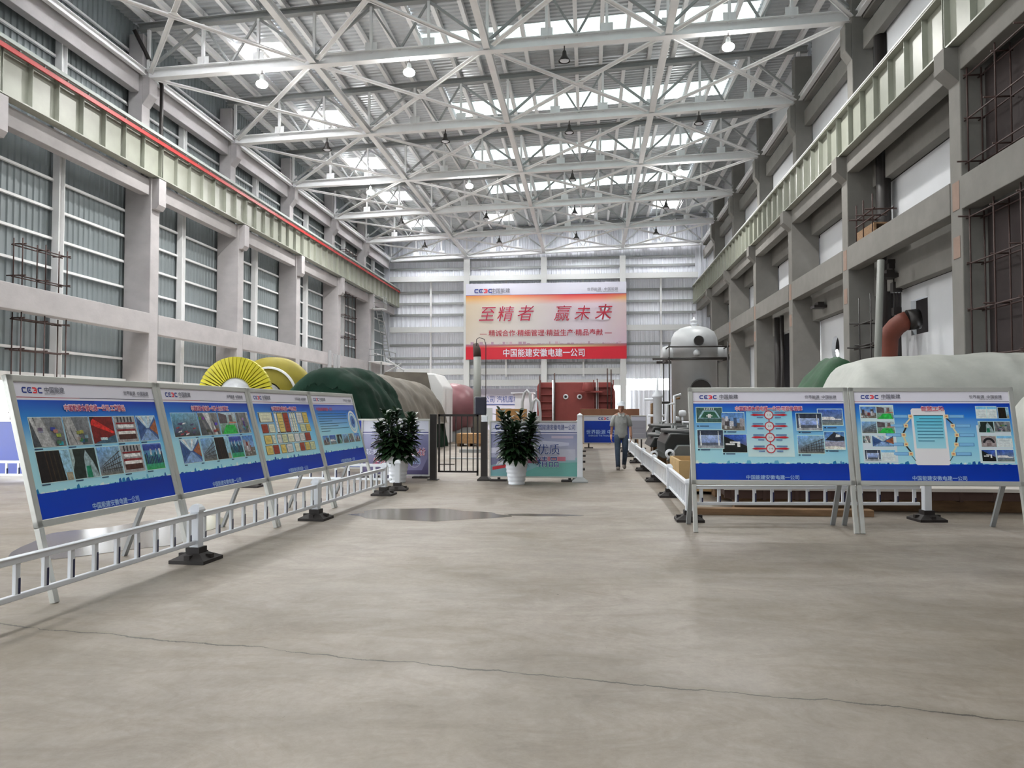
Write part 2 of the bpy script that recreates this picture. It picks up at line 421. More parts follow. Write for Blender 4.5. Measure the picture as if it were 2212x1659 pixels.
# ------------------------------------------------------------ concrete frames
def column_left(y, idx):
    t = thing('concrete_column', 'tall pale concrete column on the left wall, %s from the left edge' % ORD[idx], 'column', (XL, y, 0))
    m = MB(); m.box(-1.3, 0, -.36, .36, 0, 12.4); m.build('lower_shaft', M_CONC, t, bevel=.03)
    m = MB(); m.box(-1.25, -.55, -.33, .33, 12.4, 19.3); m.prism([(-.55, -.33, 15.9), (-.55, -.33, 17.2), (-.2, -.33, 17.2), (-.2, -.33, 16.4)], (0, .66, 0)); m.build('upper_shaft', M_CONC, t, bevel=.03)
    m = MB(); m.prism([(0, -.3, 10.95), (0, -.3, 12.38), (.34, -.3, 12.38), (.34, -.3, 11.15), (.2, -.3, 10.95)], (0, .6, 0)); m.build('corbel', M_CONC, t)
def column_right(y, idx):
    t = thing('concrete_column', 'tall grey concrete column on the right wall, %s from the right edge' % ORD[idx], 'column', (XR, y, 0))
    m = MB(); m.box(0, 1.45, -.36, .36, 0, 12.4); m.build('lower_shaft', M_CONC2, t, bevel=.03)
    m = MB(); m.box(.3, 1.2, -.33, .33, 12.4, 20.9); m.prism([(.3, -.33, 16.6), (.3, -.33, 18.2), (.02, -.33, 18.2), (.02, -.33, 17.0)], (0, .66, 0)); m.build('upper_shaft', M_CONC2, t, bevel=.03)
    m = MB(); m.prism([(0, -.33, 11.35), (0, -.33, 12.38), (-.42, -.33, 12.38), (-.42, -.33, 11.75)], (0, .66, 0)); m.build('corbel', M_CONC2, t)
    for (z0, z1) in ((7.55, 8.4), (6.1, 6.75)):
        m = MB(); m.box(-.012, 0, -.22, .2, z0, z1); m.build('repair_patch', M_ORANGE, t)
for i, y in enumerate(COLY[2:-1]): column_left(y, i)
for i, y in enumerate(COLY[2:-1]): column_right(y, i)
def beam(name, mt, x0, x1, y0, y1, z0, z1, label, cat='concrete beam'):
    m = MB(); m.box(x0, x1, y0, y1, z0, z1); o = m.build(name, mt, bevel=.02); return tag(o, label, cat)
cc = [(13.0, 24.1)] + [(COLY[i], COLY[i + 1]) for i in range(2, 8)]
for i, (y0, y1) in enumerate(cc):
    bn = ORD[i]
    a, b = y0 + .36, y1 - .36
    beam('tie_beam', M_CONC, XL - .55, XL - .12, a, b, 11.6, 12.35, 'pale concrete beam right under the left crane girder in the %s wall bay' % bn)
    beam('deck_beam', M_CONC, XL - .5, XL + .02, a, b, 5.12, 6.05, 'pale concrete beam at mid height of the left wall in the %s bay' % bn)
    beam('upper_beam', M_CONC, XL - 1.1, XL - .7, a, b, 16.5, 17.65, 'pale concrete beam above the left crane girder in the %s wall bay' % bn)
    beam('tie_beam', M_CONC2, XR + .02, XR + .5, a, b, 11.68, 12.4, 'grey concrete beam right under the right crane girder in the %s wall bay' % bn)
    beam('deck_beam', M_CONC2, XR - .02, XR + .5, a, b, 7.5, 8.48, 'grey concrete beam at mid height of the right wall in the %s bay' % bn)
    beam('upper_beam', M_CONC2, XR + .75, XR + 1.1, a, b, 17.0, 17.85, 'grey concrete beam above the right crane girder in the %s wall bay' % bn)
    beam('eave_beam', M_CONC2, XR + .75, XR + 1.1, a, b, 18.35, 19.0, 'grey concrete beam just under the right eave in the %s bay' % bn)
    beam('back_beam', M_CONC2, XR + 1.05, XR + 1.45, a, b, 11.0, 12.3, 'recessed grey concrete beam behind the right crane girder in the %s bay' % bn)
    beam('back_beam', M_CONC2, XR + 1.05, XR + 1.45, a, b, 6.35, 8.3, 'recessed grey concrete beam below mid height of the right wall in the %s bay' % bn)

# crane girders
def girder(side, y0, y1, bn):
    s = 1 if side == 'left' else -1
    x = XL + .12 if side == 'left' else XR - .08
    t = thing('crane_girder', 'pale green steel crane girder on the %s wall, %s wall bay from the viewer' % (side, bn), 'crane girder', (x, y0, 12.42))
    L = y1 - y0
    m = MB(); m.box(-.22, .22, 0, L, 0, .05); m.box(-.28, .28, 0, L, 1.72, 1.78); m.box(-.02, .02, 0, L, .05, 1.72)
    m.build('girder_body', M_GIRD, t)
    k = 7
    for i in range(k + 1):
        yy = .05 + i * (L - .1) / k
        m = MB(); m.box(.0, .2, yy - .012, yy + .012, .05, 1.72); m.box(-.2, 0, yy - .012, yy + .012, .05, 1.72); m.build('stiffener', M_GIRD, t)
    m = MB(); m.box(-.06, .06, 0, L, 1.78, 1.92) if side == 'left' else m.box(-.3, .3, 0, L, 1.78, 1.84)
    m.build('crane_rail', M_STEEL, t)
for i, (y0, y1) in enumerate(cc):
    girder('left', y0 + .01, y1 - .01, ORD[i]); girder('right', y0 + .01, y1 - .01, ORD[i])
t = thing('conductor_rail', 'long thin red conductor rail along the left crane girder', 'conductor rail', (XL + .45, 13, 13.95))
m = MB(); m.box(-.03, .03, 0, 66.5, -.02, .15); m.build('red_bar', M_RED, t)
for i in range(54):
    m = MB(); y = .6 + i * 1.24; m.box(-.05, .02, y - .02, y + .02, .15, .24); m.build('hanger', M_STEEL_D, t)
t = thing('walkway_edge', 'pale flat walkway strip above the red rail on the left crane girder', 'walkway', (XL + .42, 13, 14.2))
m = MB(); m.box(-.0, .12, 0, 66.5, 0, .14); m.build('deck_strip', mat('walkway_grey', rgb(150, 158, 154), .6), t)

# ------------------------------------------------------------ walls
mb = MB(); corr(mb, (-21.75, HALL_Y0, 2.75), (0, 1, 0), (0, 0, 18), (1, 0, 0), .34, .05, HALL_Y1 - HALL_Y0, 1); mb.box(-21.95, -21.8, HALL_Y0, HALL_Y1, 0, .15)
struct(mb.build('wall_left', M_SHEET, fix=False))
g = MB()
for z in (7.3, 8.5, 9.7, 10.9, 14.9, 16.0, 3.95, 18.6):
    g.box(-21.67, -21.55, 13, HALL_Y1, z - .05, z + .05)
g.box(-21.7, -21.35, 13, HALL_Y1, 2.65, 3.0); struct(g.build('trim_1', M_STEEL), 'horizontal steel rails of the left wall')
for i, (y0, y1) in enumerate(cc):
    m = MB(); yc = (y0 + y1) / 2
    m.hbeam((-21.45, yc, 0), (-21.45, yc, 17.9), .3, .34, .03, up=(0, 1, 0))
    tag(m.build('wall_post', M_STEEL), 'slim steel post between columns on the left wall, %s bay' % ORD[i], 'wall post')
# right: white infill panels, dark backing wall added to keep sky light out
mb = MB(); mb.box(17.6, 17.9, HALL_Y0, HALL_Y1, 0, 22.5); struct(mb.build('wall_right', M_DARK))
P = [(24.46, 32.2, 0, 6.35, 0), (24.46, 33.75, 8.4, 11.0, 0), (34.46, 42.75, 0, 6.35, 1), (34.46, 42.75, 8.4, 11.0, 1), (43.46, 48.3, 0, 6.4, 2), (43.46, 51.7, 8.4, 11.0, 2),
     (52.46, 60.7, 8.4, 11, 3), (52.46, 60.7, 0, 6.4, 3), (61.46, 69.7, 0, 11.0, 4), (70.46, 79.9, 0, 11, 5)]
wn = 0
for (y0, y1, z0, z1, i) in P:
    mb = MB(); x0, x1 = XR + 1.5, XR + 1.7
    hole = {(24.46, 0): (29.7, 31.2, 4.45, 5.8), (34.46, 0): None}.get((y0, z0))
    if hole:
        a, b, c, d = hole
        mb.box(x0, x1, y0, a, z0, z1); mb.box(x0, x1, b, y1, z0, z1); mb.box(x0, x1, a, b, z0, c); mb.box(x0, x1, a, b, d, z1)
    elif (y0, z0) == (34.46, 0):
        # round hole
        cy, cz, r = 40.4, 4.7, .62; sq = 1.0; n2 = 32; vs = []
        mb.box(x0, x1, y0, cy - sq, z0, z1); mb.box(x0, x1, cy + sq, y1, z0, z1); mb.box(x0, x1, cy - sq, cy + sq, z0, cz - sq); mb.box(x0, x1, cy - sq, cy + sq, cz + sq, z1)
        for xx in (x0, x1):
            for k in range(n2):
                a = 2 * math.pi * k / n2; ca, sa = math.cos(a), math.sin(a); q = sq / max(abs(ca), abs(sa))
                vs += [(xx, cy + r * ca, cz + r * sa), (xx, cy + q * ca, cz + q * sa)]
        fs = []
        for h in (0, 1):
            o = h * 2 * n2; fs += [(o + 2 * k, o + 2 * ((k + 1) % n2), o + 2 * ((k + 1) % n2) + 1, o + 2 * k + 1) for k in range(n2)]
        fs += [(2 * k, 2 * ((k + 1) % n2), 2 * n2 + 2 * ((k + 1) % n2), 2 * n2 + 2 * k) for k in range(n2)]
        mb.add(vs, fs)
    else: mb.box(x0, x1, y0, y1, z0, z1)
    o = mb.build('wall_panel', M_PANEL); tag(o, 'white %s infill panel in the %s bay of the right wall' % ('upper' if z0 > 1 else ('lower' if z1 < 8 else 'full height'), ORD[i + 1]), 'wall panel')
for i, (y0, y1) in enumerate(cc):
    mb = MB(); mb.box(XR + 1.2, XR + 1.35, y0 + .36, y1 - .36, 12.3, 17.0); mb.box(XR + 1.2, XR + 1.35, y0 + .36, y1 - .36, 17.0, 22.3)
    tag(mb.build('wall_panel', M_PANEL), 'white infill panel above the crane girder in the %s bay of the right wall' % ORD[i], 'wall panel')
# floodlight shining in the room beyond the round hole
mb = MB(); M0 = Matrix.Rotation(math.pi / 2, 4, 'Y'); mb.lathe([(0, 0), (.34, 0), (.38, .1), (.30, .35), (0, .4)], 20, M=M0)
t = thing('flood_light', 'bright round floodlight seen through the oval hole in the right wall', 'lamp', (13.6, 43.6, 4.55))
mb.build('housing', M_BLKM, t); m = MB().lathe([(0, -.01), (.33, -.01)], 20, M=M0); m.build('lens', M_LAMP, t)
m = MB().box(.1, .2, -.05, .05, -4.55, 0); m.build('stand', M_BLKM, t)
# gable wall
mb = MB()
GY = HALL_Y1 - .1
def gs(x0, x1, z0, z1): corr(mb, (x0, GY, z0), (1, 0, 0), (0, 0, z1 - z0), (0, -1, 0), .5, .07, x1 - x0, 1)
gs(-22, 4.0, 4.55, 22); gs(4.0, 8.4, 4.75, 22); gs(8.4, 12.7, 0, 22); gs(4.0, 8.4, 0, 3.6); gs(-22, -10.0, 0, 4.55); gs(-10, 2.6, 0, 4.55)
struct(mb.build('wall_back', M_SHEET2, fix=False))
mb = MB().box(-22, 18.2, HALL_Y0 - .2, HALL_Y0, 0, 22.5); struct(mb.build('wall_front', M_PANEL))
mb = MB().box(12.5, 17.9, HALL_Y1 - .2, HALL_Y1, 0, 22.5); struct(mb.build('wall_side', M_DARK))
g = MB()
for z in (17.4, 16.5, 14.0, 12.8, 11.6, 8.4, 7.0, 6.4): g.box(-21, 11, GY - .2, GY - .05, z - .12, z + .12)
struct(g.build('trim_2', M_STEEL_D), 'horizontal girts of the far wall')
g = MB()
for z in (15.35, 10.0): g.box(-20.8, 11.2, GY - 1.0, GY - .3, z - .3, z + .25)
for z in (5.6, 4.4): g.box(-20.8, 4, GY - .5, GY - .1, z - .35, z + .3)
struct(g.build('trim_3', mat('white_steel', rgb(214, 216, 216), .45)), 'deep white wind beams of the far wall')
for i, x in enumerate(NX[1:4]):
    o = MB().box(x - .3, x + .3, GY - 1.1, GY - .5, 0, 17.4).build('gable_column', mat('white_steel', (1, 1, 1)), bevel=.02)
    tag(o, 'white steel column against the far wall, %s from left' % ORD[i], 'column')
for i, x in enumerate((-16.5, -8.5, -.45, 7.5)):
    o = MB().box(x - .09, x + .09, GY - .54, GY - .28, 5.0, 15.2).build('gable_mullion', M_STEEL)
    tag(o, 'thin vertical steel post on the far wall, %s from left' % ORD[i], 'wall post')
struct(MB().box(3.9, 8.5, GY + .05, GY + .1, 3.6, 4.75).build('window_40', M_GLASSW), 'long blown-out bright window low in the far wall')
struct(MB().box(2.65, 3.35, GY - .22, GY - .16, 1.6, 4.2).build('window_41', M_GLASSW), 'narrow bright window beside the far wall column')
mb = MB().box(-15, 2.3, GY - .9, GY - .3, 2.9, 3.5); struct(mb.build('trim_4', mat('purple_grey_canopy', rgb(120, 116, 126), .6)), 'dark canopy beam low on the far wall')

# ------------------------------------------------------------ high-bay lamps under the trusses
def bell(lit):
    t = thing('high_bay_lamp', 'x', 'lamp')
    m = MB(); m.lathe([(.05, .0), (.09, -.05), (.12, -.25), (.26, -.45), (.27, -.5), (.25, -.48)], 18); m.build('bell_shade', M_STEEL_D if lit else M_BLKM, t)
    m = MB(); m.tube([(0, 0, .25), (0, 0, -.02)], .03, 6); m.build('hook', M_BLKM, t)
    m = MB(); m.sphere((0, 0, -.44), (.27, .27, .17) if lit else (.22, .22, .1), 16, 8); m.build('lens', M_LAMP if lit else M_WHITE, t)
    return t
LX = (-15.1, -8.1, -1.0, 6.2)
protos = {}
sides = ['leftmost', 'second from left', 'third from left', 'rightmost']
for ti in range(1, 6):
    for k, x in enumerate(LX):
        lit = ti in (1, 3) and k != 2
        loc = (x, TY[ti] - .02, zb(x) - .45)
        lab = '%s bell-shaped high-bay lamp hung on the %s truss, %s' % ('glowing white' if lit else 'unlit dark', ORD[ti], sides[k])
        if lit not in protos: protos[lit] = bell(lit); o = protos[lit]; o.location = loc; o['label'] = lab
        else: o = dup(protos[lit], loc, 0, lab)
        if lit: area('high_bay_light', (x, TY[ti] - .02, loc[2] - .64), .5, 0, 430, (1, .98, .95), shape='DISK')
# ------------------------------------------------------------ printed art (vector shapes with their own printed colours)
M_PRINT = bpy.data.materials.new('printed_vinyl'); M_PRINT.use_nodes = True
_b = M_PRINT.node_tree.nodes['Principled BSDF']; _a = M_PRINT.node_tree.nodes.new('ShaderNodeVertexColor'); _a.layer_name = 'print'
M_PRINT.node_tree.links.new(_a.outputs[0], _b.inputs['Base Color']); 
_nt = M_PRINT.node_tree; _tc = _nt.nodes.new('ShaderNodeTexCoord'); _pr = None
for _sc, _lo, _hi in ((22, .62, 1.3), (70, .75, 1.2)):
    _n = _nt.nodes.new('ShaderNodeTexNoise'); _n.inputs['Scale'].default_value = _sc; _n.inputs['Detail'].default_value = 3; _nt.links.new(_tc.outputs['Object'], _n.inputs['Vector'])
    _m = _nt.nodes.new('ShaderNodeMapRange'); _m.inputs[1].default_value = .3; _m.inputs[2].default_value = .7; _m.inputs[3].default_value = _lo; _m.inputs[4].default_value = _hi; _nt.links.new(_n.outputs['Fac'], _m.inputs[0])
    if _pr is None: _pr = _m.outputs[0]
    else:
        _x = _nt.nodes.new('ShaderNodeMath'); _x.operation = 'MULTIPLY'; _nt.links.new(_pr, _x.inputs[0]); _nt.links.new(_m.outputs[0], _x.inputs[1]); _pr = _x.outputs[0]
_mx = _nt.nodes.new('ShaderNodeMix'); _mx.data_type = 'FLOAT'; _nt.links.new(_a.outputs['Alpha'], _mx.inputs[0]); _nt.links.new(_pr, _mx.inputs[2]); _mx.inputs[3].default_value = 1.0
_vm = _nt.nodes.new('ShaderNodeVectorMath'); _vm.operation = 'SCALE'; _nt.links.new(_a.outputs[0], _vm.inputs[0]); _nt.links.new(_mx.outputs[0], _vm.inputs['Scale']); _nt.links.new(_vm.outputs[0], _b.inputs['Base Color'])
_b.inputs['Roughness'].default_value = .28; _b.inputs['Specular IOR Level'].default_value = .4
class Art:
    """x to the right, z up, printed face looks towards -y; step = gap between print layers"""
    def __init__(s, w, h, step=.0004): s.w = w; s.h = h; s.v = []; s.f = []; s.c = []; s.step = step; s.lay = 0; s.gap = step / 14; s.top = 0; s.bright = 1.0
    def poly(s, pts, col, lay=None):
        lay = s.lay if lay is None else lay
        s.f.append((lay, len(s.f), [(x * s.w, y * s.h) for x, y in pts], list(col) if isinstance(col[0], (tuple, list)) else [col] * len(pts)))
    def rect(s, x0, y0, x1, y1, col, lay=None):   # col or (bottom-left, bottom-right, top-right, top-left)
        s.poly([(x0, y0), (x1, y0), (x1, y1), (x0, y1)], col, lay)
    def ring(s, cx, cy, r, t, col, lay=None, n=24):
        a = s.w / s.h
        for k in range(n):
            t0, t1 = 2 * math.pi * k / n, 2 * math.pi * (k + 1) / n
            s.poly([(cx + (r - t) * math.cos(t0), cy + (r - t) * a * math.sin(t0)), (cx + r * math.cos(t0), cy + r * a * math.sin(t0)),
                    (cx + r * math.cos(t1), cy + r * a * math.sin(t1)), (cx + (r - t) * math.cos(t1), cy + (r - t) * a * math.sin(t1))], col, lay)
    def build(s, parent, name='printed_face', loc=(0, 0, 0), rot=(0, 0, 0)):
        fs = []
        for i, (l_, k_, pts, cs) in enumerate(sorted(s.f, key=lambda q: (q[0], q[1]))):
            y_ = -i * s.gap; o_ = len(s.v); s.v += [(x, y_, z_) for x, z_ in pts]; s.c += cs; fs.append(list(range(o_, o_ + len(pts)))); s.top = -y_
        me = bpy.data.meshes.new(name); me.from_pydata(s.v, [], fs); ca = me.color_attributes.new('print', 'FLOAT_COLOR', 'POINT')
        for i, c in enumerate(s.c): ca.data[i].color = (*[min(.92, q * s.bright) for q in c[:3]], c[3] if len(c) > 3 else 1)
        me.materials.append(M_PRINT); o = bpy.data.objects.new(name, me); COL.objects.link(o); o.parent = parent; o.location = loc; o.rotation_euler = rot
        return o
    # --- company mark: four squared letters, third one red and mirrored
    def logo(s, x, y, h, lay):
        a = s.h / s.w; nv = rgb(28, 48, 128); rd = rgb(214, 36, 52); lt = h * .24; w = h * .92 * a
        for k, kind in enumerate('CEQC'):
            x0 = x + k * w * 1.22; x1 = x0 + w; y0 = y; y1 = y + h; tx = lt * a; c = rd if kind == 'Q' else nv
            ch = tx * .9; cv = lt * .9
            if kind != 'Q':
                s.poly([(x0 + ch, y1 - lt), (x1, y1 - lt), (x1, y1), (x0 + ch, y1), (x0, y1 - cv), (x0, y1 - cv - .001)], c, lay)
                s.poly([(x0 + ch, y0), (x1, y0), (x1, y0 + lt), (x0 + ch, y0 + lt), (x0, y0 + cv)], c, lay)
                s.rect(x0, y0 + cv, x0 + tx, y1 - cv, c, lay)
            else:
                s.rect(x0, y1 - lt, x1 - ch, y1, c, lay); s.rect(x0, y0, x1 - ch, y0 + lt, c, lay)
                s.rect(x1 - tx, y0 + cv, x1, y1 - cv, c, lay)
                s.poly([(x1 - ch, y1), (x1 - ch, y1 - lt), (x1 - tx, y1 - lt), (x1, y1 - cv)], c, lay); s.poly([(x1 - ch, y0), (x1, y0 + cv), (x1 - tx, y0 + lt), (x1 - ch, y0 + lt)], c, lay)
            if kind in 'EQ': s.rect(x0 + w * .34, y0 + h * .38, x1 - w * .22, y1 - h * .38, c, lay)
        return x + 4 * w * 1.22
    # --- small printed photographs built of shapes
    def photo(s, x0, y0, x1, y1, kind, seed, lay):
        R = random.Random(seed); W_, H_ = x1 - x0, y1 - y0
        def P(u, v): return (x0 + u * W_, y0 + v * H_)
        s.rect(x0 - .003, y0 - .005, x1 + .003, y1 + .005, rgb(190, 215, 228), lay - .5)
        def tx(c): return (*c, 0.0 if kind not in ('cert', 'paper') else .6)
        def q(pts, c, l=1): s.poly([P(max(0, min(1, u)), max(0, min(1, v))) for u, v in pts], [tx(k) for k in c] if isinstance(c[0], (tuple, list)) else tx(c), lay + l)
        def rc(a, b, c, d, col, l=1): q([(a, b), (c, b), (c, d), (a, d)], col, l)
        g = lambda a, b=None, c=None: rgb(a, b if b is not None else a, c if c is not None else a)
        sky = (g(150, 180, 205), g(150, 180, 205), g(70, 120, 185), g(70, 120, 185))
        if kind == 'site':      # building site under a sky
            rc(0, 0, 1, 1, sky, 0); rc(0, 0, 1, .42, g(110, 104, 98))
            for i in range(9):
                a = R.random() * .85; b = .25 + R.random() * .35; c = R.choice([(70, 66, 70), (150, 146, 150), (120, 50, 46), (190, 190, 196), (60, 80, 110)])
                rc(a, .2 + R.random() * .1, a + .08 + R.random() * .12, b + .2, g(*c), 2)
            for i in range(8): a = R.random(); rc(a, .02 + R.random() * .2, a + .1, .06 + R.random() * .25, g(R.randint(60, 200)), 3)
        elif kind == 'pipes':   # grey machinery close-up
            rc(0, 0, 1, 1, (g(60, 64, 70), g(90, 92, 96), g(130, 132, 136), g(84, 88, 92)), 0)
            for i in range(5):
                a = R.random(); b = R.random() * .5; t = .1 + R.random() * .12; q([(a, 0), (a + t, 0), (a + t - b, 1), (a - b, 1)], g(R.randint(100, 205)), 1 + i % 3)
            for i in range(7): a, b = R.random() * .8, R.random() * .8; rc(a, b, a + .14, b + .12, g(R.randint(30, 170), R.randint(40, 160), R.randint(50, 170)), 4)
        elif kind == 'hall':    # long hall in one-point perspective
            rc(0, 0, 1, 1, g(64, 90, 140), 0); q([(0, 1), (1, 1), (.55, .5), (.45, .5)], g(170, 196, 214), 1); q([(0, 0), (1, 0), (.55, .45), (.45, .45)], g(120, 150, 190), 1)
            q([(1, .2), (1, .85), (.6, .5)], g(150, 90, 60), 2); q([(0, .2), (0, .8), (.4, .5)], g(50, 80, 130), 2)
            q([(.1, 1), (.25, 1), (.48, .52)], g(230, 236, 240), 3); q([(.6, 1), (.7, 1), (.52, .52)], g(230, 236, 240), 3)
        elif kind == 'red':
            rc(0, 0, 1, 1, g(112, 26, 26), 0); q([(0, .7), (.9, .35), (1, .4), (.1, .95)], g(196, 40, 34), 1); q([(0, 0), (1, 0), (1, .3), (.3, .1)], g(60, 90, 110), 2); rc(.3, .12, .6, .22, g(190, 210, 220), 3); q([(0, .8), (0, 1), (.2, 1)], g(40, 20, 24), 2)
        elif kind == 'frame':
            rc(0, 0, 1, 1, g(150, 148, 150), 0); rc(.08, .1, .92, .3, g(70, 40, 34)); rc(.06, .4, .94, .5, g(130, 40, 44)); rc(.1, .3, .9, .42, g(214, 210, 206), 2); rc(.12, .56, .88, .68, g(220, 216, 214), 2); rc(.06, .7, .94, .76, g(130, 40, 44), 2)
            for i in range(5): rc(.15 + i * .16, .78, .2 + i * .16, .98, g(40, 44, 52), 3)
        elif kind == 'dark':
            rc(0, 0, 1, 1, g(26, 22, 22), 0)
            for i in range(5): a = .3 + i * .13; q([(a, 0), (a + .03, 0), (a - .02, 1), (a - .05, 1)], g(60 - i * 4, 44, 30), 1)
            q([(.78, 0), (1, 0), (1, 1), (.7, 1)], g(140, 180, 200), 2); rc(.8, 0, 1, .25, g(150, 140, 120), 3)
        elif kind == 'statue':
            rc(0, 0, 1, 1, g(34, 44, 40), 0); q([(.45, 0), (1, 0), (.85, .5), (.6, .95), (.5, .7)], g(140, 160, 164), 1); q([(.5, 0), (.72, 0), (.7, .4), (.52, .4)], g(30, 120, 90), 2); q([(0, .3), (.12, .6), (.1, 1), (0, 1)], g(150, 170, 170), 2)
        elif kind == 'rack':
            rc(0, 0, 1, 1, (g(110, 108, 100), g(100, 98, 90), g(130, 170, 200), g(110, 160, 210)), 0)
            for i in range(9): a = .1 + i * .1; q([(a, .1), (a + .025, .1), (a + .02, .25 + i * .07), (a, .25 + i * .07)], g(56, 58, 62), 1)
            for j in range(4): q([(.1, .16 + j * .05), (1, .2 + j * .2), (1, .24 + j * .2), (.1, .18 + j * .05)], g(72, 70, 70), 2)
        elif kind == 'crowd':
            rc(0, 0, 1, 1, (g(40, 150, 80), g(40, 150, 80), g(90, 120, 190), g(80, 100, 180)), 0); rc(0, .75, 1, .95, g(50, 70, 150))
            for i in range(11): a = .03 + i * .088; b = .3 + R.random() * .25; rc(a, .22, a + .05, b + .15, g(R.randint(20, 60), R.randint(20, 60), R.randint(50, 110)), 2)
            for i in range(6): a = .1 + R.random() * .8; rc(a, .55, a + .03, .8, g(210), 1)
        elif kind == 'lawn':
            rc(0, 0, 1, 1, (g(80, 130, 80), g(80, 130, 80), g(180, 190, 200), g(170, 190, 205)), 0); q([(.05, 0), (.95, 0), (.85, .42), (.35, .42)], g(40, 170, 70), 1); q([(0, .5), (.45, .5), (.45, .9), (0, 1)], g(90, 80, 84), 2); rc(.55, .5, 1, .56, g(190, 110, 90), 2); rc(.6, .58, .78, .9, g(110, 96, 96), 2)
        elif kind == 'model':
            rc(0, 0, 1, 1, (g(50, 48, 50), g(60, 58, 60), g(120, 160, 180), g(100, 160, 190)), 0)
            for i in range(16): a, b = R.random() * .85, R.random() * .55; q([(a, b), (a + .13, b + .03), (a + .16, b + .09), (a + .03, b + .06)], R.choice([g(220), g(200, 196, 196), g(80, 70, 110), g(150, 60, 70)]), 2 + i % 3)
        elif kind == 'cert':
            rc(0, 0, 1, 1, g(46, 46, 52), 0); c = R.choice([(206, 184, 104), (222, 214, 190), (206, 204, 200), (200, 176, 90), (150, 60, 40), (224, 226, 226), (196, 200, 160)]); rc(.06, .05, .94, .95, g(*c), 1)
            for j in range(4): rc(.2, .25 + j * .14, .8, .28 + j * .14, g(*[int(v * .72) for v in c]), 2)
        elif kind == 'car':
            rc(0, 0, 1, 1, (g(120, 128, 116), g(120, 128, 116), g(60, 100, 180), g(40, 80, 170)), 0); rc(0, .3, 1, .38, g(90, 110, 130)); q([(0, .5), (.2, .52), (.6, .52), (.7, .4), (.95, .4), (.95, .32), (0, .32)][::-1], g(225, 228, 230), 2)
        elif kind == 'wall':
            rc(0, 0, 1, 1, (g(86, 92, 104), g(96, 104, 120), g(40, 50, 70), g(36, 44, 64)), 0); rc(.08, .3, .9, .72, (g(120, 140, 190), g(120, 140, 190), g(160, 180, 220), g(160, 180, 220)))
            for a in (.1, .8): q([(a, .1), (a + .06, .1), (a + .02, .95), (a, .95)], g(210, 214, 220), 2)
            rc(0, 0, 1, .14, g(150, 154, 160), 2)
        elif kind == 'slope':
            rc(0, 0, 1, 1, (g(20, 22, 26), g(120, 110, 100), g(60, 100, 190), g(40, 70, 150)), 0); q([(0, 0), (1, 0), (1, .35), (0, .95)], g(22, 24, 24), 1)
            for (a, b, c, d) in ((.12, .4, .5, .5), (.3, .52, .62, .6), (.6, .3, .72, .6)): rc(a, b, c, d, g(220, 222, 214), 2)
        elif kind == 'gate':
            rc(0, 0, 1, 1, sky, 0); q([(.02, .52), (.5, 1), (1, .7), (1, .5), (.6, .48)], g(44, 46, 56), 1); rc(0, .1, 1, .46, g(150, 148, 164), 1); q([(0, 0), (1, 0), (1, .12), (.5, .2), (0, .16)], g(208, 206, 196), 2); q([(.55, .7), (.8, .72), (.8, .84), (.6, .86)], g(214), 2)
        elif kind == 'map':
            rc(0, 0, 1, 1, g(60, 90, 84), 0); q([(.05, .25), (.95, .25), (.75, .8), (.25, .8)], g(150, 180, 190), 1); q([(.14, .3), (.86, .3), (.7, .72), (.3, .72)], g(44, 90, 70), 2); rc(.44, .3, .56, .55, g(220), 3); rc(.38, .4, .62, .46, g(220), 4)
            for i in range(6): rc(.3 + i * .07, .82, .33 + i * .07, .96, g(200), 3)
        elif kind == 'arch':
            rc(0, 0, 1, 1, g(150, 140, 140), 0)
            for k in range(9):
                t0 = math.pi * k / 9; t1 = math.pi * (k + 1) / 9
                q([(.5 + .25 * math.cos(t0), .35 + .28 * math.sin(t0)), (.5 + .4 * math.cos(t0), .35 + .5 * math.sin(t0)), (.5 + .4 * math.cos(t1), .35 + .5 * math.sin(t1)), (.5 + .25 * math.cos(t1), .35 + .28 * math.sin(t1))], g(30, 28, 32), 1)
            rc(.35, .05, .65, .35, g(110, 96, 96), 2)
        elif kind == 'paper':
            rc(0, 0, 1, 1, g(206, 216, 226), 0); rc(0, .78, 1, 1, g(120, 180, 214), 1)
            for j in range(4): rc(.15, .15 + j * .14, .85, .17 + j * .14, g(160, 176, 190), 1)
        return s

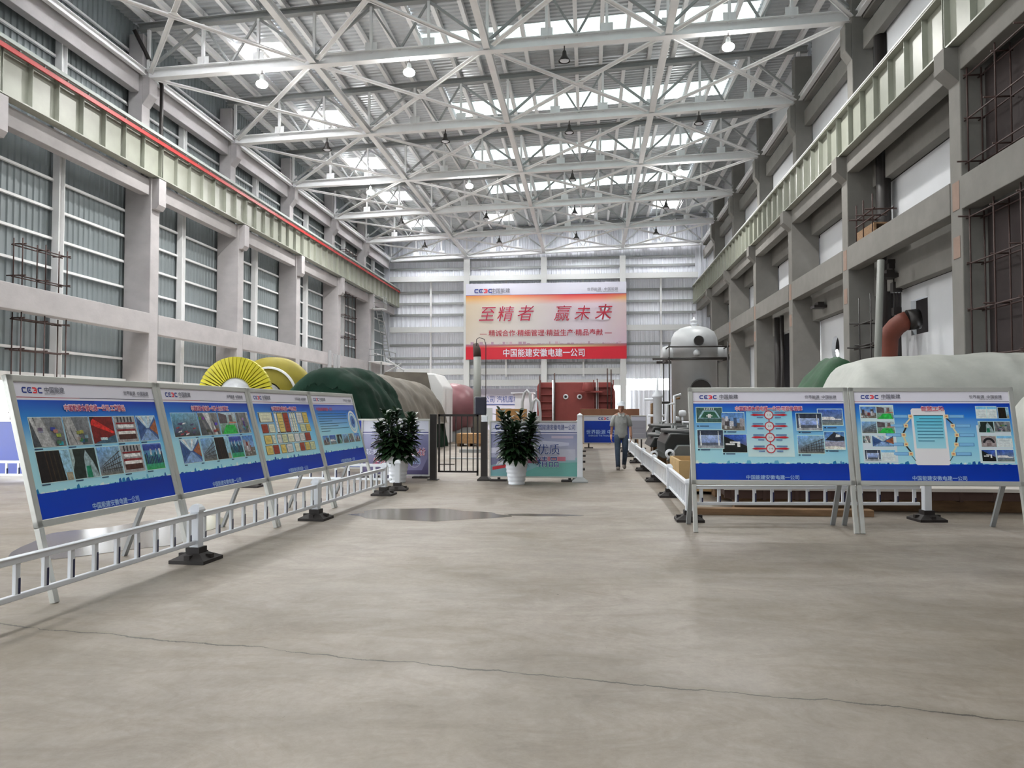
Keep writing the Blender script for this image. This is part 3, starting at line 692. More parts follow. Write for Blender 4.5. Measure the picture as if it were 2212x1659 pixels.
WHT = rgb(214, 212, 222)
def board_art(W_, H_, titles, seed, layout):
    A = Art(W_, H_); A.bright = 1.38
    mb_ = rgb(40, 120, 200); db = rgb(8, 40, 150); nv = rgb(4, 24, 110)
    A.rect(0, 0, 1, 1, rgb(205, 203, 214), 0)
    A.rect(0, 0, 1, .185, (rgb(0, 52, 164), rgb(0, 48, 158), rgb(0, 40, 142), rgb(0, 56, 166)), 1)
    A.rect(0, .185, 1, .48, (rgb(160, 205, 220), rgb(150, 200, 218), rgb(110, 180, 215), rgb(150, 200, 224)), 1)
    A.rect(0, .48, 1, .72, (rgb(150, 200, 224), rgb(110, 180, 215), rgb(30, 110, 200), rgb(50, 130, 200)), 1)
    A.rect(0, .72, .5, .868, (rgb(50, 130, 200), rgb(40, 118, 200), rgb(10, 50, 160), rgb(24, 80, 180)), 1)
    A.rect(.5, .72, 1, .868, (rgb(40, 118, 200), rgb(30, 110, 200), rgb(4, 34, 150), rgb(10, 60, 184)), 1)
    A.rect(0, .885, .4, .89, rgb(150, 30, 40), 1); A.rect(.4, .885, 1, .89, rgb(20, 20, 60), 1)
    R = random.Random(seed)
    # skyline silhouette above the blue ground strip
    x = 0
    while x < 1:
        w = .008 + R.random() * .03; h = R.choice([.004, .008, .012, .02, .035, .006]); c = R.choice([rgb(30, 110, 160), rgb(200, 225, 235), rgb(20, 80, 150), rgb(90, 160, 190)])
        A.poly([(x, .183), (min(1, x + w), .183), (min(1, x + w * .8), .185 + h), (x + w * .2, .185 + h * (.6 + R.random() * .4))], c, 2); x += w * (.9 + R.random() * .5)
    A.logo(.045, .918, .045, 2)
    layout(A, R)
    return A
def L1(A, R):
    k = [('pipes', 3), ('pipes', 8), ('red', 1), ('frame', 2), ('hall', 4)]; xs = [.045, .255, .435, .615, .80]; ws = [.2, .17, .17, .17, .165]
    for i in range(5): A.photo(xs[i], .515, xs[i] + ws[i], .735, k[i][0], k[i][1], 3)
    k = [('dark', 1), ('statue', 2), ('rack', 3), ('frame', 7), ('crowd', 5)]
    for i in range(5): A.photo(xs[i], .255, xs[i] + ws[i], .485, k[i][0], k[i][1], 3)
    for j, y in ((0, .497), (1, .237)):
        for i in range(5): A.rect(xs[i], y, xs[i] + .05, y + .008, rgb(40, 60, 90), 3)
def L2(A, R):
    xs = [.05, .335, .575, .80]; ws = [.27, .225, .215, .165]; k = ['model', 'pipes', 'lawn', 'pipes']
    for i in range(4): A.photo(xs[i], .53, xs[i] + ws[i], .76, k[i], i + 4, 3)
    xs = [.08, .30, .46, .64, .815]; ws = [.2, .15, .165, .16, .15]; k = ['hall', 'rack', 'dark', 'crowd', 'site']
    for i in range(5): A.photo(xs[i], .27, xs[i] + ws[i], .50, k[i], i + 14, 3)
    for j, y in ((0, .51), (1, .25)):
        for i in range(5): A.rect(.08 + i * .18, y, .11 + i * .18, y + .008, rgb(40, 60, 90), 3)
def L3(A, R):
    sd = 0
    for (y0, y1, cells) in ((.64, .76, [(.05, .27)]), (.51, .62, [(.06, .16), (.17, .27)]), (.50, .76, [(.30, .335), (.345, .44), (.445, .54), (.56, .59), (.60, .63), (.64, .67)]), (.61, .76, [(.69, .80), (.81, .91)]), (.50, .60, [(.72, .82), (.83, .92)]),
                            (.375, .485, [(.06, .18), (.19, .24), (.27, .34), (.35, .44), (.45, .56), (.57, .66), (.67, .76), (.77, .88)]), (.25, .36, [(.05, .16), (.165, .26), (.29, .38), (.39, .5), (.54, .62), (.63, .72), (.73, .82), (.83, .93)])):
        for (a, b) in cells: A.photo(a, y0, b, y1, 'cert', 100 + sd, 3); sd += 1
def L4(A, R):
    A.rect(.02, .785, .98, .85, rgb(90, 110, 190), 2)
    for j in range(8): A.rect(.06, .73 - j * .036, .06 + (.68, .68, .68, .3, .66, .42, .68, .2)[j], .738 - j * .036, rgb(40, 80, 110), 3)
    for i in range(4): A.ring(.87, .6, .11 - i * .028, .02, (rgb(214, 226, 236), rgb(180, 204, 226), rgb(90, 120, 180), rgb(50, 80, 150))[i], 3)
    for i in range(6): A.photo(.05 + i * .155, .29, .18 + i * .155, .42, ['site', 'car', 'statue', 'rack', 'pipes', 'site'][i], i + 30, 3)
def R1(A, R):
    for (a, b, c, d, k, s_, l) in ((.02, .65, .19, .82, 'map', 1, 3), (.185, .56, .335, .76, 'site', 5, 3), (.02, .355, .19, .56, 'wall', 2, 9), (.185, .31, .345, .51, 'slope', 3, 3),
                                   (.68, .56, .845, .75, 'wall', 4, 9), (.825, .62, .985, .80, 'car', 6, 3), (.68, .30, .85, .50, 'rack', 8, 3), (.855, .345, .985, .54, 'gate', 9, 9)):
        A.rect(a - .004, b - .008, c + .004, d + .008, rgb(170, 210, 226), l - 1); A.photo(a, b, c, d, k, s_, l)
    for (a, b) in ((.02, .60), (.2, .535), (.02, .33), (.185, .285), (.69, .53), (.86, .585), (.68, .275), (.86, .32)): A.rect(a, b, a + .012, b + .012, rgb(20, 30, 60), 4); A.rect(a + .02, b, a + .08, b + .012, rgb(60, 80, 110), 4)
    A.rect(.35, .26, .655, .80, (rgb(190, 212, 232), rgb(190, 212, 232), rgb(120, 190, 220), rgb(110, 180, 214)), 2)
    for i in range(4):
        y = .735 - i * .128; rd = rgb(180, 28, 44)
        A.ring(.50, y, .031, .006, rd, 4); A.ring(.50, y, .025, .025, rgb(205, 210, 228), 3)
        if i < 3: A.rect(.497, y - .075, .503, y - .052, rd, 4)
        for sx in (-1, 1):
            A.poly([(.50 + sx * .03, y - .006), (.50 + sx * .10, y - .012), (.50 + sx * .125, y), (.50 + sx * .10, y + .012), (.50 + sx * .03, y + .006)][::sx], rd, 4)
            A.rect(.50 + sx * .075 - .035, y + .018, .50 + sx * .075 + .035, y + .034, rgb(90, 120, 160), 4); A.rect(.50 + sx * .06 - .02, y - .036, .50 + sx * .06 + .02, y - .022, rgb(90, 120, 160), 4)
def R2(A, R):
    w = rgb(212, 210, 226)
    A.poly([(.36, .19), (.37, .175), (.57, .175), (.58, .19), (.58, .79), (.57, .81), (.37, .81), (.36, .79)], w, 4)
    A.rect(.375, .36, .565, .725, (rgb(150, 200, 226), rgb(150, 200, 226), rgb(80, 180, 205), rgb(80, 180, 205)), 5); A.rect(.375, .725, .565, .733, rgb(20, 40, 60), 5); A.rect(.45, .768, .49, .772, rgb(150, 150, 170), 5)
    for j in range(8): A.rect(.39 + (.02 if j == 0 else 0), .69 - j * .036, .555 - (.06 if j == 7 else 0), .70 - j * .036, rgb(60, 120, 150), 6)
    for sx in (-1, 1):
        for j in range(5):
            y = .72 - j * .105; off = (.115, .15, .17, .16, .135)[j]; cx = .47 + sx * off
            A.rect(cx - .014, y - .022, cx + .014, y + .02, rgb(214, 200, 160), 5); A.rect(cx - .007, y - .01, cx + .007, y + .008, rgb(200, 130, 90), 6)
            a, b = sorted((cx + sx * .014, cx + sx * .115)); A.rect(a, y - .02, b, y + .018, rgb(90, 140, 190), 4); A.rect(a + .006, y - .014, b - .006, y + .012, rgb(120, 175, 215), 5)
            if j < 4:
                o2 = (.115, .15, .17, .16, .135)[j + 1]; A.poly([(cx - .006, y - .02), (cx + .006, y - .02), (.47 + sx * o2 + .006, y - .083), (.47 + sx * o2 - .006, y - .083)], (rgb(206, 196, 160), rgb(40, 40, 44))[(j + (sx > 0)) % 2], 4)
        A.poly([(.47 + sx * .13, .28), (.47 + sx * .135, .28), (.47 + sx * .11, .22), (.47 + sx * .105, .22)], rgb(60, 60, 50), 4)
    A.rect(.03, .62, .25, .85, rgb(190, 210, 226), 2); A.rect(.03, .20, .25, .62, rgb(196, 206, 222), 2); A.rect(.77, .20, .985, .62, rgb(196, 206, 222), 2)
    for (a, b, c, d, k, s_) in ((.035, .70, .135, .83, 'site', 21), (.14, .69, .245, .83, 'lawn', 9), (.035, .53, .13, .66, 'rack', 22), (.135, .53, .245, .66, 'lawn', 4), (.035, .42, .085, .50, 'pipes', 25), (.095, .38, .23, .50, 'hall', 1), (.04, .22, .14, .34, 'wall', 3), (.145, .22, .235, .34, 'paper', 2),
                                (.78, .70, .845, .83, 'paper', 1), (.85, .70, .91, .83, 'paper', 6), (.92, .70, .985, .82, 'dark', 4), (.785, .54, .88, .66, 'statue', 21), (.885, .55, .985, .66, 'pipes', 16), (.79, .38, .885, .50, 'arch', 1), (.89, .38, .985, .50, 'paper', 9), (.785, .22, .87, .345, 'slope', 8), (.88, .22, .985, .345, 'car', 2)):
        A.photo(a, b, c, d, k, s_, 4)

M_TRED = mat('red_lettering', rgb(206, 74, 90), .4); M_TWH = mat('white_lettering', rgb(228, 232, 244), .4); M_TLB = mat('light_blue_lettering', rgb(170, 200, 236), .4)
M_TGR = mat('grey_lettering', rgb(104, 104, 118), .5); M_TBL = mat('navy_lettering', rgb(28, 58, 132), .45); M_TDR = mat('crimson_lettering', rgb(176, 22, 52), .45)
M_OUT = mat('pale_outline', rgb(236, 206, 220), .4)
def letters_on(face, A, txt, x, y, size, m, lay=8, **kw):
    return put_text(txt, size, m, face, (x * A.w, -A.top - lay * A.step * .5, y * A.h), **kw)

# display boards: local x = along the board, y = away from the reader, z = up; leaning back
def display_board(loc, rz, label, title, layout, seed, W_=2.03, lean=.262, extra=None):
    t = thing('display_board', label, 'display board', loc, rz)
    top, bot = 1.86, .60
    def at(x, z, d=0): return (x, z * lean + d, z)
    up = Vector((0, lean, 1)).normalized(); nrm = Vector((0, -1, lean)).normalized()
    def P(x, s_, d=0): p = Vector((x, 0, 0)) + up * s_ + nrm * d; return p
    k = 1 / math.cos(math.atan(lean)); sb, st = bot * k, top * k
    m = MB()
    for (a, b) in ((P(.03, sb), P(.03, st)), (P(W_ - .03, sb), P(W_ - .03, st))): m.bar(a, b, .06, .05, up=nrm)
    m.bar(P(0, st - .03), P(W_, st - .03), .05, .06, up=up); m.bar(P(0, sb + .03), P(W_, sb + .03), .05, .06, up=up)
    m.build('frame', M_ALU, t, bevel=.006)
    m = MB(); m.add([P(.04, sb + .04, -.02), P(W_ - .04, sb + .04, -.02), P(W_ - .04, st - .04, -.02), P(.04, st - .04, -.02), P(.04, sb + .04, .006), P(W_ - .04, sb + .04, .006), P(W_ - .04, st - .04, .006), P(.04, st - .04, .006)],
                    [(0, 1, 2, 3), (4, 5, 6, 7), (0, 1, 5, 4), (2, 3, 7, 6), (1, 2, 6, 5), (0, 3, 7, 4)])
    m.build('back_panel', M_STEEL_D, t)
    for x in (.03, W_ - .03):
        m = MB(); m.bar(P(x, .0, 0) + Vector((0, 0, .0)), P(x, sb, 0), .055, .05, up=nrm); m.build('front_leg', M_ALU, t, bevel=.004)
    for x in ((.06, W_ - .07) if seed > 50 else (W_ - .07,)):
        m = MB(); p = P(x, sb + .5, -.03); m.bar(p, (x, W_ * 0 + .74, 0.0), .06, .035, up=(0, 1, 0)); m.build('rear_leg', M_STEEL_D, t)
    aw, ah = W_ - .12, (st - sb) - .12
    A = board_art(aw, ah, None, seed, layout)
    o = P(.06, sb + .06, .012)
    f = A.build(t, 'poster', o, (-math.atan(lean), 0, 0)); f['label'] = 'glossy blue printed poster'
    letters_on(f, A, '中国能建', .175, .945, .062, M_TGR, 3, align='LEFT', bold=.0008); letters_on(f, A, 'ENERGY CHINA', .175, .914, .018, M_TGR, 3, align='LEFT')
    letters_on(f, A, '世界能源  中国能建', .955, .94, .048, M_TGR, 3, align='RIGHT', bold=.0006); letters_on(f, A, 'ENERGIZE THE WORLD BUILD CHINA', .955, .912, .0165, M_TGR, 3, align='RIGHT')
    if title:
        tw = aw * (.44 if len(title) > 6 else .15); letters_on(f, A, title, .5, .805, .062, M_OUT, 6, bold=.007, width=tw * 1.02); letters_on(f, A, title, .5, .805, .062, M_TRED, 8, bold=.0005, width=tw)
    letters_on(f, A, '中国能建安徽电建一公司', .5, .03, .062, M_TLB, 8, bold=.001)
    if extra: extra(f, A)
    return t
CO = '中国能建安徽电建一公司'
def x4(f, A):
    letters_on(f, A, CO, .05, .80, .062, M_TRED, 8, align='LEFT', bold=.001)
def xr(f, A):
    for i, s_ in enumerate(('3-1', '2-4', '3-4', '3-4')): letters_on(f, A, ('1-3', '2-4', '3-6', '1-4')[i], .50, .735 - i * .128, .036, M_TGR, 6)
# left row
def rowx(y): return -4.32 + (y - 5.9) * .046
LB = [(5.88, '中国能建安徽电建一公司·工艺精品', L1, 'large blue display board nearest on the left, with ten photos and a red piece', None),
      (7.93, '中国能建安徽电建一公司·安全文明施工', L2, 'blue display board second in the left row, with nine photos and a green lawn', None),
      (9.98, '中国能建安徽电建一公司·荣誉', L3, 'blue display board in the left row covered with rows of golden certificates', None),
      (12.03, None, L4, 'farthest blue display board of the left row, with lines of text and a round emblem', x4)]
for i, (y, ti, lo, lab, ex) in enumerate(LB):
    display_board((rowx(y), y, 0), math.pi / 2 - .046, lab, ti, lo, 40 + i, extra=ex)
display_board((1.34, 10.08, 0), .04, 'blue display board right of the aisle with four red rings in a column', CO + '·可视化管理', R1, 61, W_=2.07, lean=.19, extra=xr)
display_board((3.425, 10.165, 0), .03, 'blue display board at far right with a big white phone printed on it', '智慧工地', R2, 62, W_=2.07, lean=.19)

# ------------------------------------------------------------ plastic road barriers
def post_proto():
    t = thing('barrier_post', 'x', 'barrier post')
    m = MB(); m.box(-.05, .05, -.05, .05, .08, .52); m.build('post_shaft', M_WHITE, t, bevel=.006)
    m = MB(); m.lathe([(.085, .515), (.085, .535), (.07, .56), (.045, .585), (0, .595)], 4, a0=math.pi / 4, smooth=False); m.build('post_cap', M_WHITE, t)
    m = MB()
    m.box(-.075, .075, -.075, .075, .09, .15); pr = [(.27, .0), (.27, .035), (.12, .09), (0, .09)]
    m.lathe(pr, 4, a0=math.pi / 4, smooth=False)
    for a, b in ((1, 0), (-1, 0), (0, 1), (0, -1)): m.box(a * .15 - .03, a * .15 + .03, b * .15 - .03, b * .15 + .03, .04, .085)
    m.build('rubber_foot', M_BLACK, t); return t
PP = post_proto(); first = [True]
def post(x, y, rz, lab):
    if first[0]: first[0] = False; PP.location = (x, y, 0); PP.rotation_euler = (0, 0, rz); PP['label'] = lab; return PP
    return dup(PP, (x, y, 0), rz, lab)
def barrier(p, q, lab, n=11, z0=.20, z1=.47, sign=False, sh=.05):
    p = Vector((*p, 0)); q = Vector((*q, 0)); d = (q - p).normalized(); L = (q - p).length
    t = thing('barrier_rail', lab, 'barrier', tuple(p), math.atan2(d.y, d.x))
    m = MB(); m.bar((sh, 0, z1), (L - sh, 0, z1), .05, .05); m.box(sh, L - sh, -.032, .032, z1 + .018, z1 + .03); m.build('top_rail', M_WHITE, t, bevel=.008)
    m = MB(); m.bar((sh, 0, z0), (L - sh, 0, z0), .04, .045); m.build('bottom_rail', M_WHITE, t, bevel=.008)
    for k in range(n):
        x = L * (k + .5) / n
        m = MB(); m.box(x - .022, x + .022, -.014, .014, z0, z1); m.build('baluster', M_WHITE, t)
        hgt = .05 + .10 * math.sin(math.pi * (k + .5) / n); m = MB(); m.box(x + .004, x + .0245, -.0165, -.0145, z0 + .022, z0 + .022 + hgt); m.box(x + .0225, x + .0245, -.0145, .012, z0 + .022, z0 + .022 + hgt); m.build('reflector_strip', mat('dark_blue_strip', rgb(34, 38, 78), .4), t)
    return t
lp = [(-4.20, 4.58), (-4.05, 7.67), (-3.88, 10.73), (-3.74, 13.9)]
for i, (x, y) in enumerate(lp[1:]): post(x, y, -.05, 'white square barrier post with black foot in the left barrier, %s from the viewer' % ORD[i])
barrier(lp[0], lp[1], 'white plastic barrier rail nearest at lower left, in front of the first board')
barrier(lp[1], lp[2], 'white plastic barrier rail in front of the second and third left boards')
barrier(lp[2], lp[3], 'white plastic barrier rail ending by the left potted plant')
post(-3.70, 14.75, .1, 'white barrier post with black foot just left of the left plant pot, behind another post')
for i in range(3):
    x0 = -3.80 - i * 3.05
    barrier((x0 - 2.95, 15.1), (x0, 14.85 if i == 0 else 15.1), 'white barrier rail crossing behind the left display boards, %s from right' % ORD[i])
    post(x0 - 3.0, 15.1, 0, 'white barrier post behind the left display boards, %s from right' % ORD[i])
rp = [(1.42, 11.12), (1.46, 14.13), (1.44, 17.1), (1.41, 20.05), (1.41, 23.0), (1.41, 26.0), (1.41, 29.0)]
for i, (x, y) in enumerate(rp): post(x, y, 0, 'white barrier post with domed cap along the right of the aisle, %s from the viewer' % ORD[i])
for i in range(6): barrier(rp[i], rp[i + 1], 'white slatted barrier rail along the right of the aisle, %s from the viewer' % ORD[i], n=14, z0=.18, z1=.50)
barrier((1.47, 11.15), (4.72, 11.45), 'white barrier rail running behind the two right display boards', n=13, z0=.24, z1=.47)
post(4.77, 11.46, .1, 'white barrier post with black foot under the phone display board')

# ------------------------------------------------------------ banner on the far wall
by = GY - 1.18
bx0, bx1, bz0, bz1 = (1006 - 1270), 0, 0, 0
def wx(px, Y_): return (lambda zc: (px - 1270) * zc * .995 / F_PX)(Y_ * .995)   # lateral metres on a plane across the hall
def PXY(px, py, Yd):
    import mathutils
    F = Vector((-math.sin(TH) * math.cos(PHI), math.cos(TH) * math.cos(PHI), math.sin(PHI))); Rr = Vector((math.cos(TH), math.sin(TH), 0)); U = Rr.cross(F)
    d = F * F_PX + Rr * (px - 1106) - U * (py - 829.5); p = Vector((0, 0, 1.57)) + d * (Yd / d.y); return p
a = PXY(1006, 777, by); b = PXY(1353, 608, by)
BW, BH = b.x - a.x, b.z - a.z
t = thing('company_banner', 'huge red and cream company banner hung on the far wall', 'banner', (a.x, by, a.z))
m = MB(); m.box(0, BW, .02, .06, 0, BH); m.build('banner_backing', M_STEEL, t)
A = Art(BW, BH, .01)
A.rect(0, 0, 1, 1, rgb(222, 222, 236), 0)
cr = rgb(216, 198, 176); pk = rgb(216, 204, 214)
A.rect(0, .845, 1, .85, rgb(90, 90, 170), 1)
xs = [0, .2, .42, .62, .85, 1.0]; top = [rgb(214, 130, 60), rgb(220, 140, 70), rgb(214, 90, 60), rgb(206, 48, 46), rgb(204, 50, 44), rgb(206, 90, 60)]
mid = [rgb(216, 170, 110), rgb(220, 180, 130), rgb(222, 170, 140), rgb(220, 120, 110), rgb(224, 130, 110), rgb(220, 170, 110)]
low = [rgb(214, 196, 170), rgb(214, 202, 186), rgb(214, 206, 200), rgb(214, 200, 206), rgb(214, 198, 210), rgb(212, 190, 190)]
bt = [rgb(210, 200, 186), rgb(208, 202, 198), rgb(208, 204, 204), rgb(206, 200, 208), rgb(208, 196, 206), rgb(206, 180, 196)]
for i in range(5):
    A.rect(xs[i], .79, xs[i + 1], .845, (mid[i], mid[i + 1], top[i + 1], top[i]), 1)
    A.rect(xs[i], .72, xs[i + 1], .79, (low[i], low[i + 1], mid[i + 1], mid[i]), 1)
    A.rect(xs[i], .20, xs[i + 1], .72, (bt[i], bt[i + 1], low[i + 1], low[i]), 1)
A.rect(0, .16, .5, .20, (rgb(206, 60, 60), rgb(230, 214, 150), rgb(150, 130, 130), rgb(160, 130, 150)), 1)
A.rect(.5, .16, 1, .20, (rgb(230, 214, 150), rgb(196, 50, 60), rgb(150, 100, 120), rgb(150, 130, 130)), 1)
A.rect(0, 0, 1, .16, rgb(206, 28, 50), 1)
R = random.Random(3); x = .02
while x < .97:
    w = .004 + R.random() * .018; A.rect(x, .197, x + w, .2 + R.choice([.004, .008, .012, .03]), R.choice([rgb(200, 170, 184), rgb(196, 186, 186), rgb(178, 146, 166)]), 2); x += w * 1.3
A.logo(.055, .875, .055, 2)
f = A.build(t)
z = lambda v: v
letters_on(f, A, '中国能建', .16, .905, .50, M_TGR, 3, align='LEFT', bold=.004); letters_on(f, A, 'ENERGY CHINA', .16, .868, .17, M_TGR, 3, align='LEFT')
letters_on(f, A, '世界能源 · 中国能建', .95, .905, .36, M_TGR, 3, align='RIGHT'); letters_on(f, A, 'ENERGIZE THE WORLD BUILD CHINA', .95, .872, .13, M_TGR, 3, align='RIGHT')
for k, (ch, xx, yy, sz) in enumerate((('至', .13, .60, 1.7), ('精', .245, .60, 1.7), ('者', .37, .605, 1.75), ('赢', .60, .60, 1.7), ('未', .725, .60, 1.65), ('来', .855, .61, 1.75))):
    letters_on(f, A, ch, xx, yy, sz, M_TWH, 3, bold=.03, shear=.22); letters_on(f, A, ch, xx, yy, sz, M_TDR, 5, bold=.004, shear=.22)
letters_on(f, A, '— 精诚合作·精细管理·精益生产·精品奉献 —', .5, .345, .72, M_TDR, 3, bold=.006, width=BW * .82)
letters_on(f, A, CO, .49, .085, .88, M_TWH, 3, bold=.012, width=BW * .505)
# ------------------------------------------------------------ hoarding panels between posts
def hoard(px0, px1, py0, py1, Yd, name, label, paint, th=.05, foot=None):
    a = PXY(px0, py1, Yd); b = PXY(px1, py0, Yd); w, h = b.x - a.x, b.z - a.z
    t = thing(name, label, 'hoarding', (a.x, Yd, a.z))
    m = MB(); m.box(0, w, .012, th, 0, h); m.build('panel', M_STEEL_D, t)
    m = MB(); e = .03
    m.box(-e, w + e, -.01, th + .01, -e, 0); m.box(-e, w + e, -.01, th + .01, h, h + e); m.box(-e, 0, -.01, th + .01, 0, h); m.box(w, w + e, -.01, th + .01, 0, h); m.build('frame', M_ALU, t)
    A = Art(w, h, .0015); paint(A); f = A.build(t, 'printed_face', (0, .008, 0))
    for x in (.18, w - .18):
        m = MB(); m.box(x - .18, x + .18, -.12, .16, -a.z, -a.z + .035); m.box(x - .03, x + .03, .0, .04, -a.z + .03, 0); m.build('foot', M_BLACK, t)
    return t, f, A
def pa(A):   # purple slogan board
    A.rect(0, 0, 1, 1, rgb(206, 208, 222), 0); A.rect(0, .775, 1, .79, rgb(30, 44, 120), 1)
    A.rect(0, 0, .5, .75, (rgb(112, 104, 140), rgb(92, 84, 120), rgb(150, 152, 184), rgb(160, 164, 196)), 1); A.rect(.5, 0, 1, .75, (rgb(92, 84, 120), rgb(70, 62, 96), rgb(130, 132, 168), rgb(150, 152, 184)), 1)
    A.poly([(.6, .08), (.9, .08), (.98, .3), (.98, .5), (.9, .52), (.62, .38)], rgb(126, 122, 158), 2)
    A.ring(.79, .24, .09, .012, rgb(168, 164, 190), 3); A.ring(.79, .24, .055, .01, rgb(96, 90, 126), 3)
    # dark brush stroke drawing at the upper left
    for (x0, y0, x1, y1, w) in ((.16, .68, .34, .60, .03), (.24, .62, .12, .52, .025), (.14, .52, .34, .50, .035), (.30, .50, .18, .38, .03), (.18, .38, .36, .34, .03)):
        A.poly([(x0, y0), (x1, y1), (x1, y1 - w), (x0 + .03, y0 - w)], rgb(24, 24, 40), 3)
t, f, A = hoard(783, 926, 909, 1024, 17.45, 'slogan_hoarding', 'purple slogan hoarding behind the left potted plant, left of the black gate', pa)
letters_on(f, A, CO, .5, .88, .125, M_TBL, 3, width=1.05)
letters_on(f, A, '起步就是', .23, .42, .14, M_TWH, 5); letters_on(f, A, '决战', .82, .42, .19, M_TWH, 4, bold=.006, shear=.2); letters_on(f, A, '决战', .82, .42, .19, M_TDR, 6, shear=.2)
letters_on(f, A, '坚定', .26, .25, .17, M_TWH, 4, bold=.006, shear=.2); letters_on(f, A, '坚定', .26, .25, .17, M_TRED, 6, shear=.2); letters_on(f, A, '不动摇', .74, .25, .15, M_TLB, 5)
def pb(A):   # workshop rendering
    A.rect(0, 0, 1, 1, rgb(206, 208, 222), 0); A.rect(0, .80, 1, .812, rgb(30, 44, 120), 1)
    A.rect(0, .35, 1, .78, (rgb(170, 172, 196), rgb(184, 186, 204), rgb(150, 156, 190), rgb(120, 124, 160)), 1)
    A.rect(0, 0, 1, .35, (rgb(120, 176, 180), rgb(112, 178, 172), rgb(160, 196, 204), rgb(150, 160, 184)), 1)
    A.poly([(0, .42), (.35, .50), (.35, .56), (0, .52)], rgb(206, 208, 224), 2); A.poly([(0, .20), (.2, .26), (.3, .34), (0, .34)], rgb(120, 122, 152), 2)
    A.poly([(.02, .11), (.19, .16), (.19, .22), (.02, .17)], rgb(190, 50, 60), 3); A.poly([(.06, .2), (.16, .22), (.14, .28), (.08, .27)], rgb(210, 212, 224), 3)
    A.poly([(.45, .5), (.9, .57), (.9, .62), (.6, .66), (.45, .6)], rgb(196, 200, 220), 2); A.rect(.78, .3, .97, .5, rgb(196, 198, 214), 2)
    A.rect(.55, .28, .86, .36, rgb(196, 120, 140), 2); A.rect(.4, .24, .55, .36, rgb(150, 90, 110), 2); A.rect(.70, .70, .95, .745, rgb(190, 180, 200), 2)
    A.poly([(.3, .0), (1, .0), (1, .26), (.62, .24)], rgb(116, 180, 172), 2)
    A.logo(.05, .86, .09, 2)
t, f, A = hoard(1060, 1248, 912, 1028, 16.9, 'workshop_hoarding', 'hoarding with a pale workshop picture behind the right potted plant', pb)
letters_on(f, A, CO, .745, .905, .13, M_TBL, 3, width=.86)
letters_on(f, A, '优质', .67, .50, .25, M_TWH, 4, bold=.006); letters_on(f, A, '优质', .67, .50, .25, M_TBL, 6)
letters_on(f, A, '精品', .66, .27, .25, M_TWH, 4, bold=.006); letters_on(f, A, '精品', .66, .27, .25, M_TBL, 6)
def pc(A):
    A.rect(0, 0, 1, 1, rgb(10, 50, 150), 0); A.rect(0, .82, 1, 1, rgb(196, 198, 208), 1); A.logo(.32, .86, .09, 2)
t, f, A = hoard(1262, 1358, 899, 956, 31.6, 'blue_hoarding', 'plain blue hoarding across the far end of the aisle behind the walking man', pc)
letters_on(f, A, '世界能源 中国能建', .5, .40, .2, M_TLB, 3); letters_on(f, A, 'ENERGIZE THE WORLD BUILD CHINA', .5, .26, .085, M_TLB, 3)
def pd_(A):
    A.rect(0, 0, 1, 1, rgb(150, 150, 160), 0); A.rect(0, .80, 1, .97, rgb(190, 192, 206), 1); A.rect(.1, .2, .9, .23, rgb(170, 170, 180), 1); A.rect(.1, .45, .9, .48, rgb(130, 130, 140), 1)
hoard(1364, 1395, 899, 947, 31.4, 'grey_hoarding', 'small grey hoarding to the right of the blue hoarding', pd_)
# side run seen edge-on
t = thing('side_hoarding', 'white-edged hoarding seen edge-on, running away from the front post beside the workshop picture', 'hoarding', (-.28, 16.95, 0))
for i in range(5):
    m = MB(); m.box(-.03, .02, i * 2.9 + .1, i * 2.9 + 2.85, .14, 1.28); m.build('panel', M_STEEL, t)
    m = MB(); m.box(-.06, .2, i * 2.9 + .15, i * 2.9 + .45, 0, .05); m.build('foot', M_BLACK, t)
    m = MB(); m.box(-.03, .0, i * 2.9 + .25, i * 2.9 + .32, .05, .16); m.build('foot_stem', M_STEEL_D, t)
t = thing('hoarding_post', 'light grey square post with a flared foot at the right end of the workshop hoarding', 'post', (PXY(1253, 1040, 16.75).x, 16.75, 0))
m = MB(); m.box(-.06, .06, -.05, .05, .1, 1.44); m.build('shaft', M_WHITE, t, bevel=.006)
m = MB(); m.lathe([(.24, 0), (.24, .03), (.09, .11)], 4, a0=math.pi / 4, smooth=False); m.build('foot', M_STEEL_D, t)
m = MB(); m.lathe([(.085, 1.43), (.085, 1.46), (0, 1.50)], 4, a0=math.pi / 4, smooth=False); m.build('cap', M_WHITE, t)
# far-left hoardings behind the left boards
for i, (x, y, w, lab) in enumerate(((-13.9, 16.3, 2.6, 'blue hoarding at the left edge of the photo behind the first board'), (-6.9, 19.0, 2.9, 'blue hoarding low behind the fourth left display board'))):
    t = thing('blue_hoarding', lab, 'hoarding', (x, y, 0))
    m = MB(); m.box(0, w, 0, .05, .12, 1.3); m.build('panel', M_BLUE, t); m = MB(); m.box(-.04, w + .04, -.01, .06, 1.3, 1.34); m.box(-.04, 0, -.01, .06, 0, 1.3); m.box(w, w + .04, -.01, .06, 0, 1.3); m.box(-.04, w + .04, -.01, .06, .08, .12); m.build('frame', M_ALU, t)

